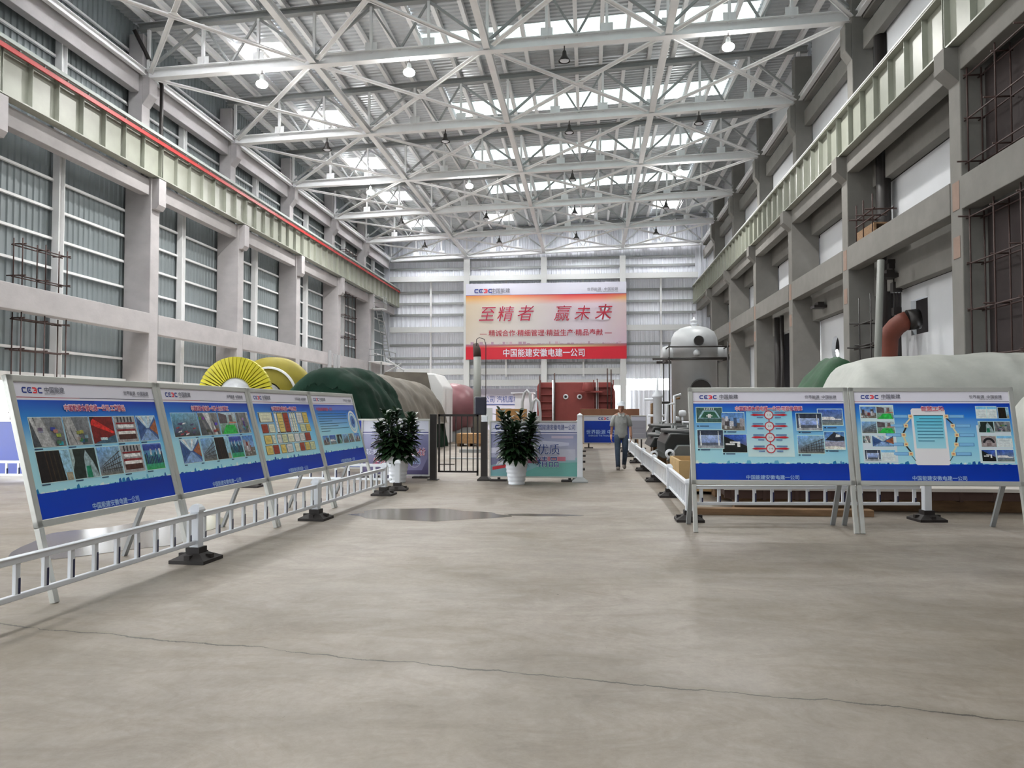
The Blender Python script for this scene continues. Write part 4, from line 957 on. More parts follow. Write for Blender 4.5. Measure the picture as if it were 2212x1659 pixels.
# ------------------------------------------------------------ black gate and card reader
gx0 = PXY(936, 1030, 17.0).x; gx1 = PXY(1046, 1030, 17.0).x
t = thing('swing_gate', 'black barred metal gate between the two potted plants', 'gate', (gx0, 17.0, 0))
w = gx1 - gx0
m = MB(); m.box(-.07, .07, -.07, .07, 0, 1.47); m.box(-.12, .12, -.12, .12, 0, .02); m.build('hinge_post', M_BLKM, t, bevel=.006)
m = MB(); m.box(w - .07, w + .07, -.07, .07, 0, 1.30); m.lathe([(.2, 0), (.2, .03), (.09, .1)], 4, origin=(w, 0, 0), a0=math.pi / 4, smooth=False); m.build('latch_post', M_BLKM, t)
m = MB(); m.box(.11, w - .13, -.02, .02, 1.42, 1.47); m.box(.11, w - .13, -.02, .02, .17, .21); m.box(.11, .15, -.02, .02, .17, 1.47); m.box(w - .17, w - .13, -.02, .02, .1, 1.47); m.box(.12, w * .42, -.02, .0, .34, .36); m.build('gate_leaf', M_BLKM, t)
for i in range(6):
    x = .15 + (w - .3) * (i + .75) / 6.5; m = MB(); m.box(x - .011, x + .011, -.011, .011, .2, 1.43); m.build('gate_bar', M_BLKM, t)
t = thing('card_reader', 'small white box and dark screen on top of the right gate post', 'card reader', (gx1, 17.0, 1.30))
m = MB(); m.box(-.06, .08, -.06, .06, 0, .14); m.build('reader_box', M_WHITE, t, bevel=.01)
m = MB(); m.box(-.22, .05, -.03, .03, .15, .56); m.build('screen_housing', mat('dark_navy_plastic', rgb(36, 38, 52), .4), t, bevel=.03)

# ------------------------------------------------------------ potted plants
M_LEAF = mat('dark_green_leaf', rgb(28, 52, 28), .35, noise=.35, nscale=14)
M_SOIL = mat('soil', rgb(50, 40, 32), .9)
def plant(x, y, seed, lab):
    R = random.Random(seed)
    t = thing('potted_plant', lab, 'potted plant', (x, y, 0))
    m = MB(); pr = [(0, 0), (.165, 0)]
    for i in range(27): z_ = .01 + i * .021; pr.append((.165 + .09 * (z_ / .56) + (.006 if i % 4 < 2 else -.004), z_))
    pr += [(.268, .575), (.275, .59), (.255, .59), (.245, .55), (0, .55)]
    m.lathe(pr, 36); m.build('ribbed_pot', M_WHITE, t)
    m = MB(); m.lathe([(0, .555), (.24, .553)], 24); m.build('soil', M_SOIL, t)
    st = MB(); lf = MB()
    for s_ in range(15):
        a = s_ * 2.4 + R.random() * .5 * 6.28; r = .02 + .17 * math.sqrt(s_ / 15); h = .88 - .42 * (s_ / 15) ** 1.5 + R.random() * .12; b = R.random() * 6.28
        base = Vector((r * math.cos(a), r * math.sin(a), .55)); tip = base + Vector((.24 * math.cos(a) + .05 * math.cos(b), .24 * math.sin(a) + .05 * math.sin(b), h))
        st.tube([base, base.lerp(tip, .5) + Vector((.02, 0, 0)), tip], [.014, .012, .006], 6)
        nl = int(26 + h * 24)
        for k in range(nl):
            u = .06 + .94 * k / nl; p = base.lerp(tip, u); ph = k * 2.4 + a; el = -.15 + 1.25 * u * u + (R.random() - .5) * .5
            L_ = (.32 - .08 * u) * (.8 + R.random() * .4); wd = .042 + .016 * R.random()
            d = Vector((math.cos(ph) * math.cos(el), math.sin(ph) * math.cos(el), math.sin(el))); sd = d.cross(Vector((0, 0, 1))).normalized(); n_ = sd.cross(d)
            vs = []
            for q, wq in ((0, .25), (.3, .8), (.6, 1.0), (.85, .75), (1, .05)):
                c = p + d * L_ * q + Vector((0, 0, -.16 * L_ * q * q * 2.2)) ; vs += [c - sd * wd * wq + n_ * .012 * wq, c - n_ * .004, c + sd * wd * wq + n_ * .012 * wq]
            lf.add(vs, [(3 * i + j, 3 * i + j + 1, 3 * i + j + 4, 3 * i + j + 3) for i in range(4) for j in (0, 1)], 0, True)
    st.build('stems', mat('green_stem', rgb(70, 84, 50), .6), t); lf.build('foliage', M_LEAF, t, fix=False)
plant(-4.10, 16.35, 5, 'bushy dark green plant in a white ribbed pot, left of the black gate')
plant(-1.50, 16.15, 9, 'bushy dark green plant in a white ribbed pot, right of the black gate')

# ------------------------------------------------------------ walking man
M_SKIN = mat('skin', rgb(176, 130, 108), .6); M_SHIRT = mat('grey_work_shirt', rgb(150, 152, 150), .85, noise=.12, nscale=9)
M_JEAN = mat('blue_denim', rgb(56, 70, 88), .85, noise=.4, nscale=5); M_SHOE = mat('grey_shoe', rgb(120, 112, 106), .7)
def chain(m, pts, rad, n=12, sx=1.0, mi=0):
    """elliptical loft along a limb"""
    pts = [Vector(p) for p in pts]; vs = []
    for i, p in enumerate(pts):
        d = (pts[min(i + 1, len(pts) - 1)] - pts[max(i - 1, 0)]).normalized()
        a = Vector((1, 0, 0)); a = (a - d * a.dot(d)).normalized(); b = d.cross(a); ra, rb = rad[i] if isinstance(rad[i], tuple) else (rad[i], rad[i])
        for k in range(n): t_ = 2 * math.pi * k / n; vs.append(p + a * ra * math.cos(t_) + b * rb * math.sin(t_))
    fs = [(i * n + k, i * n + (k + 1) % n, (i + 1) * n + (k + 1) % n, (i + 1) * n + k) for i in range(len(pts) - 1) for k in range(n)]
    fs += [tuple(range(n))[::-1], tuple((len(pts) - 1) * n + k for k in range(n))]
    return m.add(vs, fs, mi, True)
def skinned(name, verts, edges, radii, mt, parent, sub=2, root=0):
    me = bpy.data.meshes.new(name); me.from_pydata(verts, edges, []); me.materials.append(mt)
    o = bpy.data.objects.new(name, me); COL.objects.link(o)
    sm = o.modifiers.new('skin', 'SKIN'); sm.use_smooth_shade = True; o.modifiers.new('sub', 'SUBSURF').levels = sub; o.modifiers['sub'].render_levels = sub
    bpy.context.view_layer.update()
    if not me.skin_vertices: 
        bpy.context.view_layer.objects.active = o
    for i, r in enumerate(radii):
        sv = me.skin_vertices[0].data[i]; sv.radius = (r, r) if not isinstance(r, tuple) else r; sv.use_root = (i == root)
    o.parent = parent
    return o
man = thing('person', 'man in a white hard hat, grey work shirt and jeans walking towards the viewer', 'person', (.86, 20.31, 0))
# body: pelvis root, torso, neck, legs, arms with five fingers each
V = [(0, 0, .93), (0, .0, 1.12), (0, .01, 1.32), (0, .0, 1.44), (0, -.02, 1.52)]; E_ = [(0, 1), (1, 2), (2, 3), (3, 4)]; Rd = [(.13, .10), (.12, .095), (.15, .105), (.08, .07), (.052, .055)]
def ext(pts, rads, root_i):
    prev = root_i
    for p, r in zip(pts, rads): V.append(p); Rd.append(r); E_.append((prev, len(V) - 1)); prev = len(V) - 1
    return prev
LA = {}
for s, hy, ky, fy, fz, kz in ((-1, -.02, -.10, -.13, .07, .50), (1, .0, -.02, .26, .14, .49)):   # viewer-left leg planted forward, other trailing
    ext([(s * .09, hy, .86), (s * .095, ky, kz), (s * .085, fy, fz + .02)], [.085, .058, .042], 0)
for s, ay in ((-1, -.06), (1, .07)):
    w_ = ext([(s * .17, 0, 1.40), (s * .235, ay * .2, 1.14), (s * .255, -abs(ay) * .6 + (.05 if s < 0 else -.06), .90), (s * .262, ay - .06, .855)], [.055, .042, .030, .028], 3); LA[s] = w_
    hp = Vector(V[w_])
    pm_ = ext([tuple(hp + Vector((0, -.01, -.035)))], [.026], w_)
    for j, (dy, L_) in enumerate(((-.030, .065), (-.010, .075), (.010, .07), (.028, .055))):
        b0 = hp + Vector((0, dy, -.07)); c0 = b0 + Vector((-s * .012, -.006, -L_ * .55)); d0 = c0 + Vector((-s * .022, -.004, -L_ * .4))
        ext([tuple(b0), tuple(c0), tuple(d0)], [.0095, .0085, .007], pm_)
    ext([tuple(hp + Vector((-s * .01, -.038, -.03))), tuple(hp + Vector((-s * .02, -.052, -.065)))], [.010, .008], pm_)
body = skinned('body', V, E_, Rd, M_SKIN, man, 1)
# head with face
m = MB(); hc = Vector((0, -.03, 1.62))
def hf(u, v):
    th_ = u * 2 * math.pi; ph = v * math.pi; x = math.sin(ph) * math.sin(th_); y = -math.sin(ph) * math.cos(th_); z_ = math.cos(ph)
    rx, ry, rz_ = .076, .095, .118
    if z_ < 0: rx *= 1 - .30 * z_ * z_; ry *= 1 - .12 * z_ * z_
    fx = 0
    if y < 0: fx = -.022 * math.exp(-((x / .16) ** 2)) * math.exp(-(((z_ + .12) / .16) ** 2)); fx += .010 * (math.exp(-(((abs(x) - .38) / .16) ** 2)) * math.exp(-(((z_ - .06) / .12) ** 2))); fx -= .006 * math.exp(-((x / .3) ** 2)) * math.exp(-(((z_ + .48) / .07) ** 2))
    return hc + Vector((x * rx, y * ry + fx, z_ * rz_))
m.grid(hf, 32, 24); m.build('head', M_SKIN, man)
m = MB()
for s in (-1, 1): m.sphere((s * .078, -.015, 1.61), (.010, .02, .032), 8, 6)
m.build('ears', M_SKIN, man)
m = MB()
for s in (-1, 1): m.sphere((s * .030, -.118, 1.628), (.013, .006, .006), 8, 6)
m.build('eyes', mat('dark_eye', rgb(40, 30, 28), .3), man)
m = MB(); m.sphere((0, -.122, 1.562), (.024, .007, .006), 8, 6); m.build('mouth', mat('lips', rgb(140, 84, 76), .5), man)
m = MB(); m.sphere(hc + Vector((0, .030, .02)), (.080, .080, .100), 16, 10); m.build('hair', mat('black_hair', rgb(30, 26, 26), .7), man)
m = MB(); m.lathe([(.155, 1.672), (.150, 1.664), (.112, 1.672), (.112, 1.70), (.104, 1.745), (.075, 1.785), (.03, 1.80), (0, 1.803)], 24, origin=(0, -.03, 0), rib=lambda t_, z_: 1 + (.12 if z_ < 1.68 and math.sin(t_) < -.5 else 0)); m.box(-.012, .012, -.13, .07, 1.74, 1.806); m.build('hard_hat', M_WHITE, man)
# shirt: torso and short sleeves, collar
m = MB(); chain(m, [(0, 0, .83), (0, 0, .90), (0, .0, 1.06), (0, 0, 1.20), (0, .0, 1.33), (0, .005, 1.41), (0, .0, 1.46), (0, -.01, 1.49)], [(.170, .130), (.176, .132), (.165, .122), (.178, .124), (.195, .122), (.178, .105), (.11, .085), (.07, .07)], 20)
for s, ay in ((-1, -.02), (1, .02)): chain(m, [(s * .10, 0, 1.41), (s * .165, 0, 1.385), (s * .215, 0, 1.27), (s * .238, ay, 1.145), (s * .24, ay, 1.13)], [(.05, .065), (.062, .070), (.058, .064), (.060, .064), (.048, .05)], 14)
m.build('shirt', M_SHIRT, man)
m = MB()
for s in (-1, 1): m.add([(s * .005, -.118, 1.40), (s * .06, -.075, 1.50), (s * .10, -.07, 1.455), (s * .055, -.128, 1.385)], [(0, 1, 2, 3)])
o = m.build('collar', mat('pale_collar', rgb(170, 172, 168), .85), man); o.modifiers.new('s', 'SOLIDIFY').thickness = .006
m = MB(); m.box(.045, .125, -.137, -.128, 1.22, 1.31); m.build('chest_pocket', M_SHIRT, man)
m = MB(); chain(m, [(0, 0, .99), (0, 0, .90), (0, 0, .80)], [(.150, .110), (.160, .116), (.13, .10)], 18)
chain(m, [(-.085, -.01, .90), (-.092, -.05, .72), (-.097, -.10, .50), (-.092, -.11, .30), (-.085, -.125, .075)], [(.092, .105), (.085, .095), (.068, .075), (.062, .068), (.056, .062)], 14)
chain(m, [(.085, .0, .90), (.10, -.02, .72), (.105, -.05, .50), (.095, .10, .30), (.085, .22, .13)], [(.092, .105), (.088, .095), (.072, .078), (.062, .068), (.056, .06)], 14)
m.build('jeans', M_JEAN, man)
m = MB(); chain(m, [(-.085, -.06, .05), (-.087, -.13, .06), (-.09, -.21, .045), (-.09, -.255, .032)], [(.04, .045), (.05, .058), (.052, .04), (.03, .025)], 12); m.box(-.135, -.045, -.265, -.06, 0, .016); m.build('shoe', M_SHOE, man)
m = MB(); chain(m, [(.085, .27, .17), (.087, .21, .12), (.09, .15, .06), (.092, .12, .03)], [(.04, .045), (.05, .055), (.052, .04), (.032, .025)], 12); m.build('shoe', M_SHOE, man)

# ------------------------------------------------------------ puddle
def irregular(cx, cy, rx, ry, seed, n=40):
    R = random.Random(seed); ph = [R.random() * 6.28 for _ in range(5)]
    return [(cx + rx * math.cos(a) * (1 + .12 * math.sin(3 * a + ph[0]) + .07 * math.sin(5 * a + ph[1]) + .05 * math.sin(9 * a + ph[2])), cy + ry * math.sin(a) * (1 + .15 * math.sin(2 * a + ph[3]) + .08 * math.sin(7 * a + ph[4]))) for a in [2 * math.pi * k / n for k in range(n)]]
M_WATER = mat('wet_film', rgb(108, 101, 93), .2, spec=.35, noise=.06, nscale=.8)
for i, (cx, cy, rx, ry, lab) in enumerate(((-2.45, 11.4, 1.15, .62, 'shallow puddle on the floor right of the left barrier'), (-.72, 11.5, .55, .14, 'thin wet patch at the right tip of the puddle'), (-5.7, 9.2, .9, 1.5, 'wet patch under the second left display board'), (-6.9, 6.6, .8, .5, 'wet patch at the left edge behind the first board'))):
    m = MB(); pts = irregular(cx, cy, rx, ry, 3 + i); m.prism([(x, y, .0005) for x, y in pts], (0, 0, .0015 + .0008 * i)); tag(m.build('puddle', M_WATER), lab, 'puddle')
# ------------------------------------------------------------ left machinery
M_YEL = mat('yellow_blade', rgb(200, 192, 44), .45, noise=.12, nscale=2); M_YEL2 = mat('olive_yellow', rgb(140, 128, 20), .6, noise=.15, nscale=2)
M_GT = mat('green_tarp', rgb(18, 44, 33), .8, spec=.15, noise=.35, nscale=1.2, bump=.5, bscale=3); M_GRT = mat('grey_tarp', rgb(106, 100, 91), .7, noise=.22, nscale=1.4, bump=.5, bscale=3)
M_WT = mat('white_tarp', rgb(176, 178, 172), .6, noise=.10, nscale=2.2, bump=1.0, bscale=3.0)
# turbine rotor with bladed wheels, axis away from the viewer
rc = PXY(508, 853, 24.0)
t = thing('turbine_rotor', 'yellow bladed turbine rotor above the second and third left boards', 'turbine rotor', (rc.x, 24.0, 0))
RZ = rc.z
M90 = Matrix.Rotation(-math.pi / 2, 4, 'X')     # lathe z axis -> +y
def wheel(y, r0, r1, mt, n=64, nm='blade_ring'):
    m = MB()
    for k in range(n):
        a = 2 * math.pi * k / n; d = 2 * math.pi / n * .36
        vs = []
        for (r, dy0, dy1, tw) in ((r0, 0, .12, .55), (r1 * .8, -.02, .14, .92), (r1, 0, .14, 1.12)):
            for (aa, yy) in ((a - d * tw, dy0), (a + d * tw, dy0), (a + d * tw, dy1), (a - d * tw, dy1)):
                vs.append((r * math.sin(aa), y + yy + .012 * (aa - a) / d, RZ + r * math.cos(aa)))
        m.add(vs, [(0, 1, 5, 4), (4, 5, 9, 8), (1, 2, 6, 5), (5, 6, 10, 9), (2, 3, 7, 6), (6, 7, 11, 10), (3, 0, 4, 7), (7, 4, 8, 11), (8, 9, 10, 11), (0, 3, 2, 1)])
    return m.build(nm, mt, t)
wheel(-.05, .56, 1.24, M_YEL, 54)
m = MB(); m.lathe([(0, -.30), (.20, -.30), (.22, -.1), (.42, -.08), (.52, -.02), (.56, .02), (.56, .3), (.45, .5), (.45, 3.6), (.5, 3.7)], 40, (0, 0, RZ), M90); m.build('shaft', M_SILV, t)
m = MB(); m.lathe([(.56, .06), (1.16, .10), (1.16, .16), (.56, .2)], 48, (0, 0, RZ), M90); m.build('wheel_disc', mat('dark_gap', rgb(30, 30, 26), .8), t)
m = MB(); m.lathe([(.5, 2.6), (1.05, 2.65), (1.42, 2.8), (1.45, 3.3), (1.40, 3.55), (.5, 3.6)], 48, (0, 0, RZ), M90); m.build('rear_wheel', M_YEL2, t)
m = MB(); m.lathe([(.99, 2.55), (1.05, 2.52), (1.07, 2.62), (1.0, 2.66)], 48, (0, 0, RZ), M90); m.build('rim_ring', M_STEEL, t)
for yy in (.9, 3.9):
    m = MB(); m.box(-.5, .5, yy - .12, yy + .12, 0, RZ - .42); m.build('cradle', M_WOODD, t)
m = MB(); m.lathe([(0, -.33), (.12, -.33), (.12, -.28), (0, -.28)], 6, (0, 0, RZ), M90); m.build('shaft_end', M_SILV, t)

def drape(name, lab, mt, x0, x1, y0, y1, h0, h1, seed, flare=.12, sq=2.6, nu=90, nv=60, fold=.05, cap0=True, cap1=True, fy=0, parent=None, minz=0.0, facet=0):
    """cloth pulled over a long body lying along y"""
    R = random.Random(seed); ph = [R.random() * 6.28 for _ in range(8)]
    JR = {}
    def P(u, v):
        k_ = (round(u, 4), round(v, 4))
        if facet and k_ not in JR: JR[k_] = (R.uniform(-facet, facet), R.uniform(-facet, facet))
        ju, jv = JR.get(k_, (0, 0)); p_ = P0(min(1, max(0, u + ju * .18)), min(1, max(0, v + jv * .3)))
        return (p_[0] + ju * .9, p_[1], p_[2] * (1 + jv * .12))
    def P0(u, v):
        a = math.pi * u; c, s = math.cos(a), math.sin(a)
        ex = abs(c) ** (2 / sq) * (1 if c > 0 else -1); ez = abs(s) ** (2 / sq)
        y = y0 + (y1 - y0) * v; h = h0 + (h1 - h0) * v; e = 1.0
        dv = min(v * (y1 - y0), (1 - v) * (y1 - y0)) if (cap0 and cap1) else (v * (y1 - y0) if cap0 else (1 - v) * (y1 - y0) if cap1 else 9)
        if dv < .8: e = .82 + .18 * math.sqrt(max(0, 1 - (1 - dv / .8) ** 2))
        w = (x1 - x0) / 2; low = 1 - ez
        f = fold * (math.sin(9 * a + ph[0] + 2.2 * y) * .5 + math.sin(5 * y + ph[1] + 3 * a) * .6 + math.sin(11 * y + ph[2]) * (.2 + .8 * low) * .6 + .5 * math.sin(2.1 * y + ph[3]) - .55 * (1 - abs(math.sin(7 * a + 1.3 * y + ph[4]))) ** 3 - .5 * (1 - abs(math.sin(3.1 * y - 2 * a + ph[5]))) ** 4)
        return ((x0 + x1) / 2 + ex * (w * (1 + flare * low) + f) * (e if dv < .8 else 1), y, max(minz, (h * ez) * e + f * .6 * ez))
    m = MB(); m.grid(P, nu, nv, smooth=True)
    for v, on in ((0, cap0), (1, cap1)):
        if on:
            def Q(u, w_, v=v):
                p = Vector(P(u, v)); c = Vector(((x0 + x1) / 2, p.y, 0)); k = 1 - w_
                g = Vector((c.x + (p.x - c.x) * k, p.y + .05 * math.sin(14 * u + 5 * w_ + ph[5]) + (-.25 if v == 0 else .25) * math.sin(math.pi * w_ * .5) * 0, p.z * k)); return g
            m.grid(Q, nu, 8)
    o = m.build(name, mt, parent); 
    if parent is None: tag(o, lab, 'tarpaulin')
    return o
gen = thing('covered_generator', 'long machine under dark green and grey-brown tarpaulins behind the left boards', 'covered machine', (0, 0, 0))
drape('green_tarpaulin', '', M_GT, -9.25, -6.1, 21.6, 25.6, 2.80, 2.95, 1, sq=2.3, fold=.08, cap1=False, nu=80, nv=36, facet=.010, parent=gen)['label'] = 'dark green tarpaulin over the near end'
drape('grey_tarpaulin', '', M_GRT, -9.05, -6.15, 25.5, 33.6, 2.85, 2.75, 2, sq=2.3, fold=.05, cap0=False, minz=1.0, parent=gen)['label'] = 'grey-brown tarpaulin over the far half'
drape('green_skirt', '', M_GT, -9.0, -6.3, 25.55, 33.7, 2.65, 2.6, 6, sq=2.3, fold=.06, cap0=False, parent=gen)['label'] = 'dark green tarpaulin hanging below the grey one'
t = thing('machine_casing', 'white and grey boxy casing at the far end of the tarpaulin-covered machine', 'machine', (-8.2, 34.0, 0))
m = MB(); m.prism([(-1.1, 0, 0), (-1.1, 0, 3.0), (-.9, 0, 3.25), (1.35, 0, 3.2), (1.75, 0, 2.6), (1.75, 0, 0)], (0, 2.4, 0)); m.build('casing_body', M_STEEL, t, bevel=.06)
m = MB(); m.prism([(-1.1, -.04, .9), (-1.1, -.04, 2.95), (-.9, -.04, 3.28), (1.0, -.04, 3.24), (1.25, -.04, 2.2), (1.3, -.04, .9)], (0, .035, 0)); m.build('grey_cover_sheet', M_GRT, t)
t = thing('pink_red_vessel', 'rounded pinkish-red vessel between the tarpaulins and the black gate', 'vessel', (-6.75, 38.2, 0))
m = MB(); m.lathe([(0, -1.5), (.6, -1.42), (1.05, -1.1), (1.25, -.6), (1.28, 0), (1.28, 1.6), (1.1, 2.0), (0, 2.1)], 32, (0, 0, 1.62), M90); m.build('shell', mat('pinkish_red', rgb(128, 84, 90), .4, noise=.12, nscale=1), t)
m = MB(); m.lathe([(0, -1.0), (.35, -1.0), (.35, .4), (0, .4)], 24, (1.0, 0, 1.2), Matrix.Rotation(math.pi / 2, 4, 'Y')); m.build('manhole', M_REDM, t)
m = MB(); m.box(-1.0, 1.0, -.9, -.6, 0, .7); m.box(-1.0, 1.0, 1.0, 1.3, 0, .7); m.build('saddle', M_STEEL_D, t)
for i, (px, top, Yd, lab) in enumerate(((712, 757, 41, 'nearer short grey stack pipe rising behind the green tarpaulin'), (724, 765, 43, 'middle short grey stack pipe rising behind the green tarpaulin'), (731, 767, 45, 'farther short grey stack pipe rising behind the green tarpaulin'))):
    p = PXY(px, top, Yd); m = MB(); m.tube([(0, 0, 0), (0, 0, p.z)], .105, 14); o = m.build('stack_pipe', mat('stack_grey', rgb(120, 120, 122), .6)); o.location = (p.x, Yd, 0); tag(o, lab, 'pipe')
for i, (a_, b_, lab) in enumerate((((834, 775), (872, 800), 'thin dark steel bar leaning left above the grey tarpaulin'), ((868, 785), (832, 806), 'thin dark steel bar crossing another above the grey tarpaulin'))):
    p = PXY(*a_, 40); q = PXY(*b_, 39.6 - i * .3); m = MB(); m.bar(p, (q.x, q.y, q.z), .07, .07); e = (p if p.z < q.z else q)
    low = Vector((q.x, q.y, q.z)) if q.z < p.z else Vector(p); m.bar(low, (low.x, low.y, 0), .05, .05); tag(m.build('steel_bar', M_STEEL_D), lab, 'bar')
# tall grey pipe with burnt top and its cable loop
p = PXY(1031, 741, 34.5)
t = thing('tall_grey_pipe', 'tall grey pipe with a brown burnt top standing behind the black gate', 'pipe', (p.x, 34.5, 0))
m = MB(); m.tube([(0, 0, 0), (0, 0, p.z - .62)], .175, 20); m.build('pipe_shaft', mat('dull_grey_pipe', rgb(126, 128, 124), .5), t)
m = MB(); m.tube([(0, 0, p.z - .62), (-.02, 0, p.z - .3), (-.08, 0, p.z - .02)], [.18, .17, .12], 18); m.build('burnt_top', mat('burnt_brown', rgb(62, 48, 42), .7), t)
m = MB(); m.tube([(-.02, -.2, p.z - .15), (.0, -.2, p.z + .15), (.12, -.2, p.z + .23), (.35, -.2, p.z + .15), (.42, -.2, p.z - .1), (.42, -.2, 1.2), (.42, -.2, 0)], .018, 6); tag(m.build('cable_loop', M_BLKM), 'thin black cable looping beside the tall grey pipe', 'cable'); COL.objects['cable_loop'].location = (p.x, 34.5, 0)
def woodbox(px0, px1, py0, py1, Yd, dep, lab, mt=M_WOOD, z0=None, name='wooden_crate'):
    a = PXY(px0, py1, Yd); b = PXY(px1, py0, Yd); w, h = b.x - a.x, b.z; t = thing(name, lab, 'crate', (a.x, Yd, 0))
    lz = max(0.10, a.z) if z0 is None else z0
    m = MB(); m.box(0, w, 0, dep, lz, h); m.build('box_body', mt, t, bevel=.01)
    k = max(2, int(w / .8) + 1)
    for i in range(k):
        x = .02 + (w - .1) * i / (k - 1); m = MB(); m.box(x, x + .07, -.025, 0, lz, h); m.build('batten', mt, t)
    m = MB()
    for x in (.05, w / 2 - .05, w - .15): m.box(x, x + .1, 0, dep, 0, lz)
    m.build('skid', M_WOODD, t)
    return t
woodbox(985, 1040, 937, 962, 32.6, 1.2, 'low tan crate seen through the black gate', z0=.12)
woodbox(1071, 1134, 883, 912, 30.5, 1.0, 'tan cardboard crate stack behind the right potted plant', mat('tan_board', rgb(166, 124, 74), .8, noise=.08, nscale=2), z0=.1)
# red-primed casing with ladders and scaffold
a = PXY(1160, 826, 38.0); b = PXY(1330, 826, 38.0)
t = thing('red_casing', 'big red-primed steel casing behind the workshop hoarding', 'machine casing', (a.x, 38.0, 0)); w = b.x - a.x; H = a.z
m = MB(); m.prism([(0, 0, .3), (w, 0, .3), (w - .02, 0, H - .5), (w - .2, 0, H), (.12, 0, H), (.0, 0, H - .2)], (0, 3, 0)); m.build('casing_shell', M_REDM, t, bevel=.03)
m = MB(); m.box(.1, w - .1, .2, 2.8, 0, .3); m.build('base', M_WOODD, t)
for (x0, x1, nm) in ((.15, .9, 'ribbed_section'), (w - 1.1, w - .1, 'ribbed_section')):
    m = MB()
    for k in range(7): m.box(x0, x1, -.14, -.0, .5 + k * .36, .55 + k * .36)
    m.box(x0, x0 + .05, -.16, 0, .3, H + .1); m.box(x1 - .05, x1, -.16, 0, .3, H + .1); m.build(nm, M_REDM, t)
for px in (1222, 1252):
    x = PXY(px, 857, 38).x - a.x; m = MB(); m.lathe([(.06, -.01), (.13, -.03), (.13, .02)], 20, (x, 0, PXY(px, 857, 38).z), M90); m.build('port_ring', M_WHITE, t); m = MB(); m.lathe([(0, -.012), (.075, -.012)], 16, (x, 0, PXY(px, 857, 38).z), M90); m.build('port_hole', M_BLKM, t)
for px in (1195, 1290):
    x = PXY(px, 857, 37.8).x - a.x; m = MB(); m.tube([(x, -.2, .3), (x, -.2, H + .1)], .06, 10); m.build('white_pipe', M_WHITE, t)
m = MB(); x = PXY(1270, 840, 37.8).x - a.x; m.lathe([(.22, H - .02), (.3, H - .3), (.26, H - .45)], 20, (x, -.3, 0)); m.box(x - .7, x + .7, -.5, -.15, H - .52, H - .44); m.build('platform_bracket', M_REDM, t)
for i, (px, py) in enumerate(((1166, 812), (1198, 806), (1312, 796), (1320, 798), (1290, 818))):
    q = PXY(px, py, 37.7); m = MB(); m.tube([(q.x - a.x, -.28, .3), (q.x - a.x, -.28, q.z)], .03, 8); m.build('scaffold_tube', M_RUST, t)
woodbox(1254, 1381, 883, 900, 35.6, 1.2, 'long brown timber box on stands in front of the red casing', mat('brown_board', rgb(124, 84, 62), .75, noise=.1, nscale=2), z0=1.15)
# silver curved frames beside the crates
for i, (px, lab) in enumerate(((1138, 'silver arched bracket between crates and red casing, the left one'), (1158, 'silver arched bracket between crates and red casing, the right one'))):
    q = PXY(px, 843 + i * 18, 33.5); t = thing('arched_bracket', lab, 'bracket', (q.x, 33.5, 0))
    m = MB(); m.tube([(-.22, 0, 0), (-.2, 0, q.z - .5), (-.1, 0, q.z - .12), (0, 0, q.z), (.12, 0, q.z - .15), (.18, 0, q.z - .6), (.2, 0, 0)], .06, 8); m.build('arch_tube', M_SILV, t)
    m = MB(); m.box(-.2, .18, -.03, .03, .3, 1.3); m.build('web_plate', M_SILV, t)
q = PXY(1112, 850, 40); m = MB(); m.box(q.x, q.x + .9, 40, 41, 0, q.z); m.box(q.x - .2, q.x + 1.0, 39.9, 41.1, q.z, q.z + .06); tag(m.build('white_cabinet', M_WHITE), 'white cabinet with a lid left of the red casing', 'cabinet')
# long sign strip and cabinets at the far wall
p0 = PXY(985, 873, 60); p1 = PXY(1150, 852, 60)
t = thing('office_cabin', 'white site cabin with a lettered sign strip far behind the black gate', 'site cabin', (p0.x - 1.5, 60, 0))
w = p1.x - p0.x + 1.5
m = MB(); m.box(0, w, 0, 3, 0, p1.z); m.build('cabin_wall', mat('pale_lilac_panel', rgb(196, 192, 206), .6), t)
m = MB(); m.box(-.1, w + .1, -.15, 3.1, p1.z, p1.z + .45); m.build('roof', mat('purple_grey_canopy', (1, 1, 1)), t)
for k in range(5):
    m = MB(); m.box(.6 + k * 1.5, 1.4 + k * 1.5, -.03, 0, .4, 1.7); m.build('window', M_STEEL_D, t)
m = MB(); m.box(0, w, -.05, -.02, p0.z - .05, p0.z); m.build('blue_line', M_TBL, t)
put_text('安徽电建一公司 汽机库棋', .56, M_TBL, t, (w * .53, -.04, (p0.z + p1.z) / 2), width=w * .66)

# ------------------------------------------------------------ right machinery
# silver vertical tank
q = PXY(1499, 700, 36); Rk = 1.06
t = thing('silver_tank', 'tall silver vertical tank with a domed top behind the right display board', 'tank', (q.x, 36, 0)); zt_ = PXY(1499, 705, 36).z
m = MB(); pr = [(0, .3), (Rk * .97, .3), (Rk * .97, zt_ - 1.3), (Rk, zt_ - 1.3), (Rk, zt_ - .8), (Rk * .97, zt_ - .55), (Rk * .85, zt_ - .28), (Rk * .6, zt_ - .1), (Rk * .3, zt_ - .01), (0, zt_)]; m.lathe(pr, 48); m.build('tank_shell', M_SILV, t)
m = MB(); m.lathe([(.12, zt_ - .05), (.12, zt_ + .08), (.16, zt_ + .09), (.16, zt_ + .14), (.1, zt_ + .15), (.1, zt_ + .22), (.17, zt_ + .24), (.17, zt_ + .28), (.05, zt_ + .32), (.03, zt_ + .42), (0, zt_ + .43)], 20); m.build('top_nozzle', M_WHITE, t)
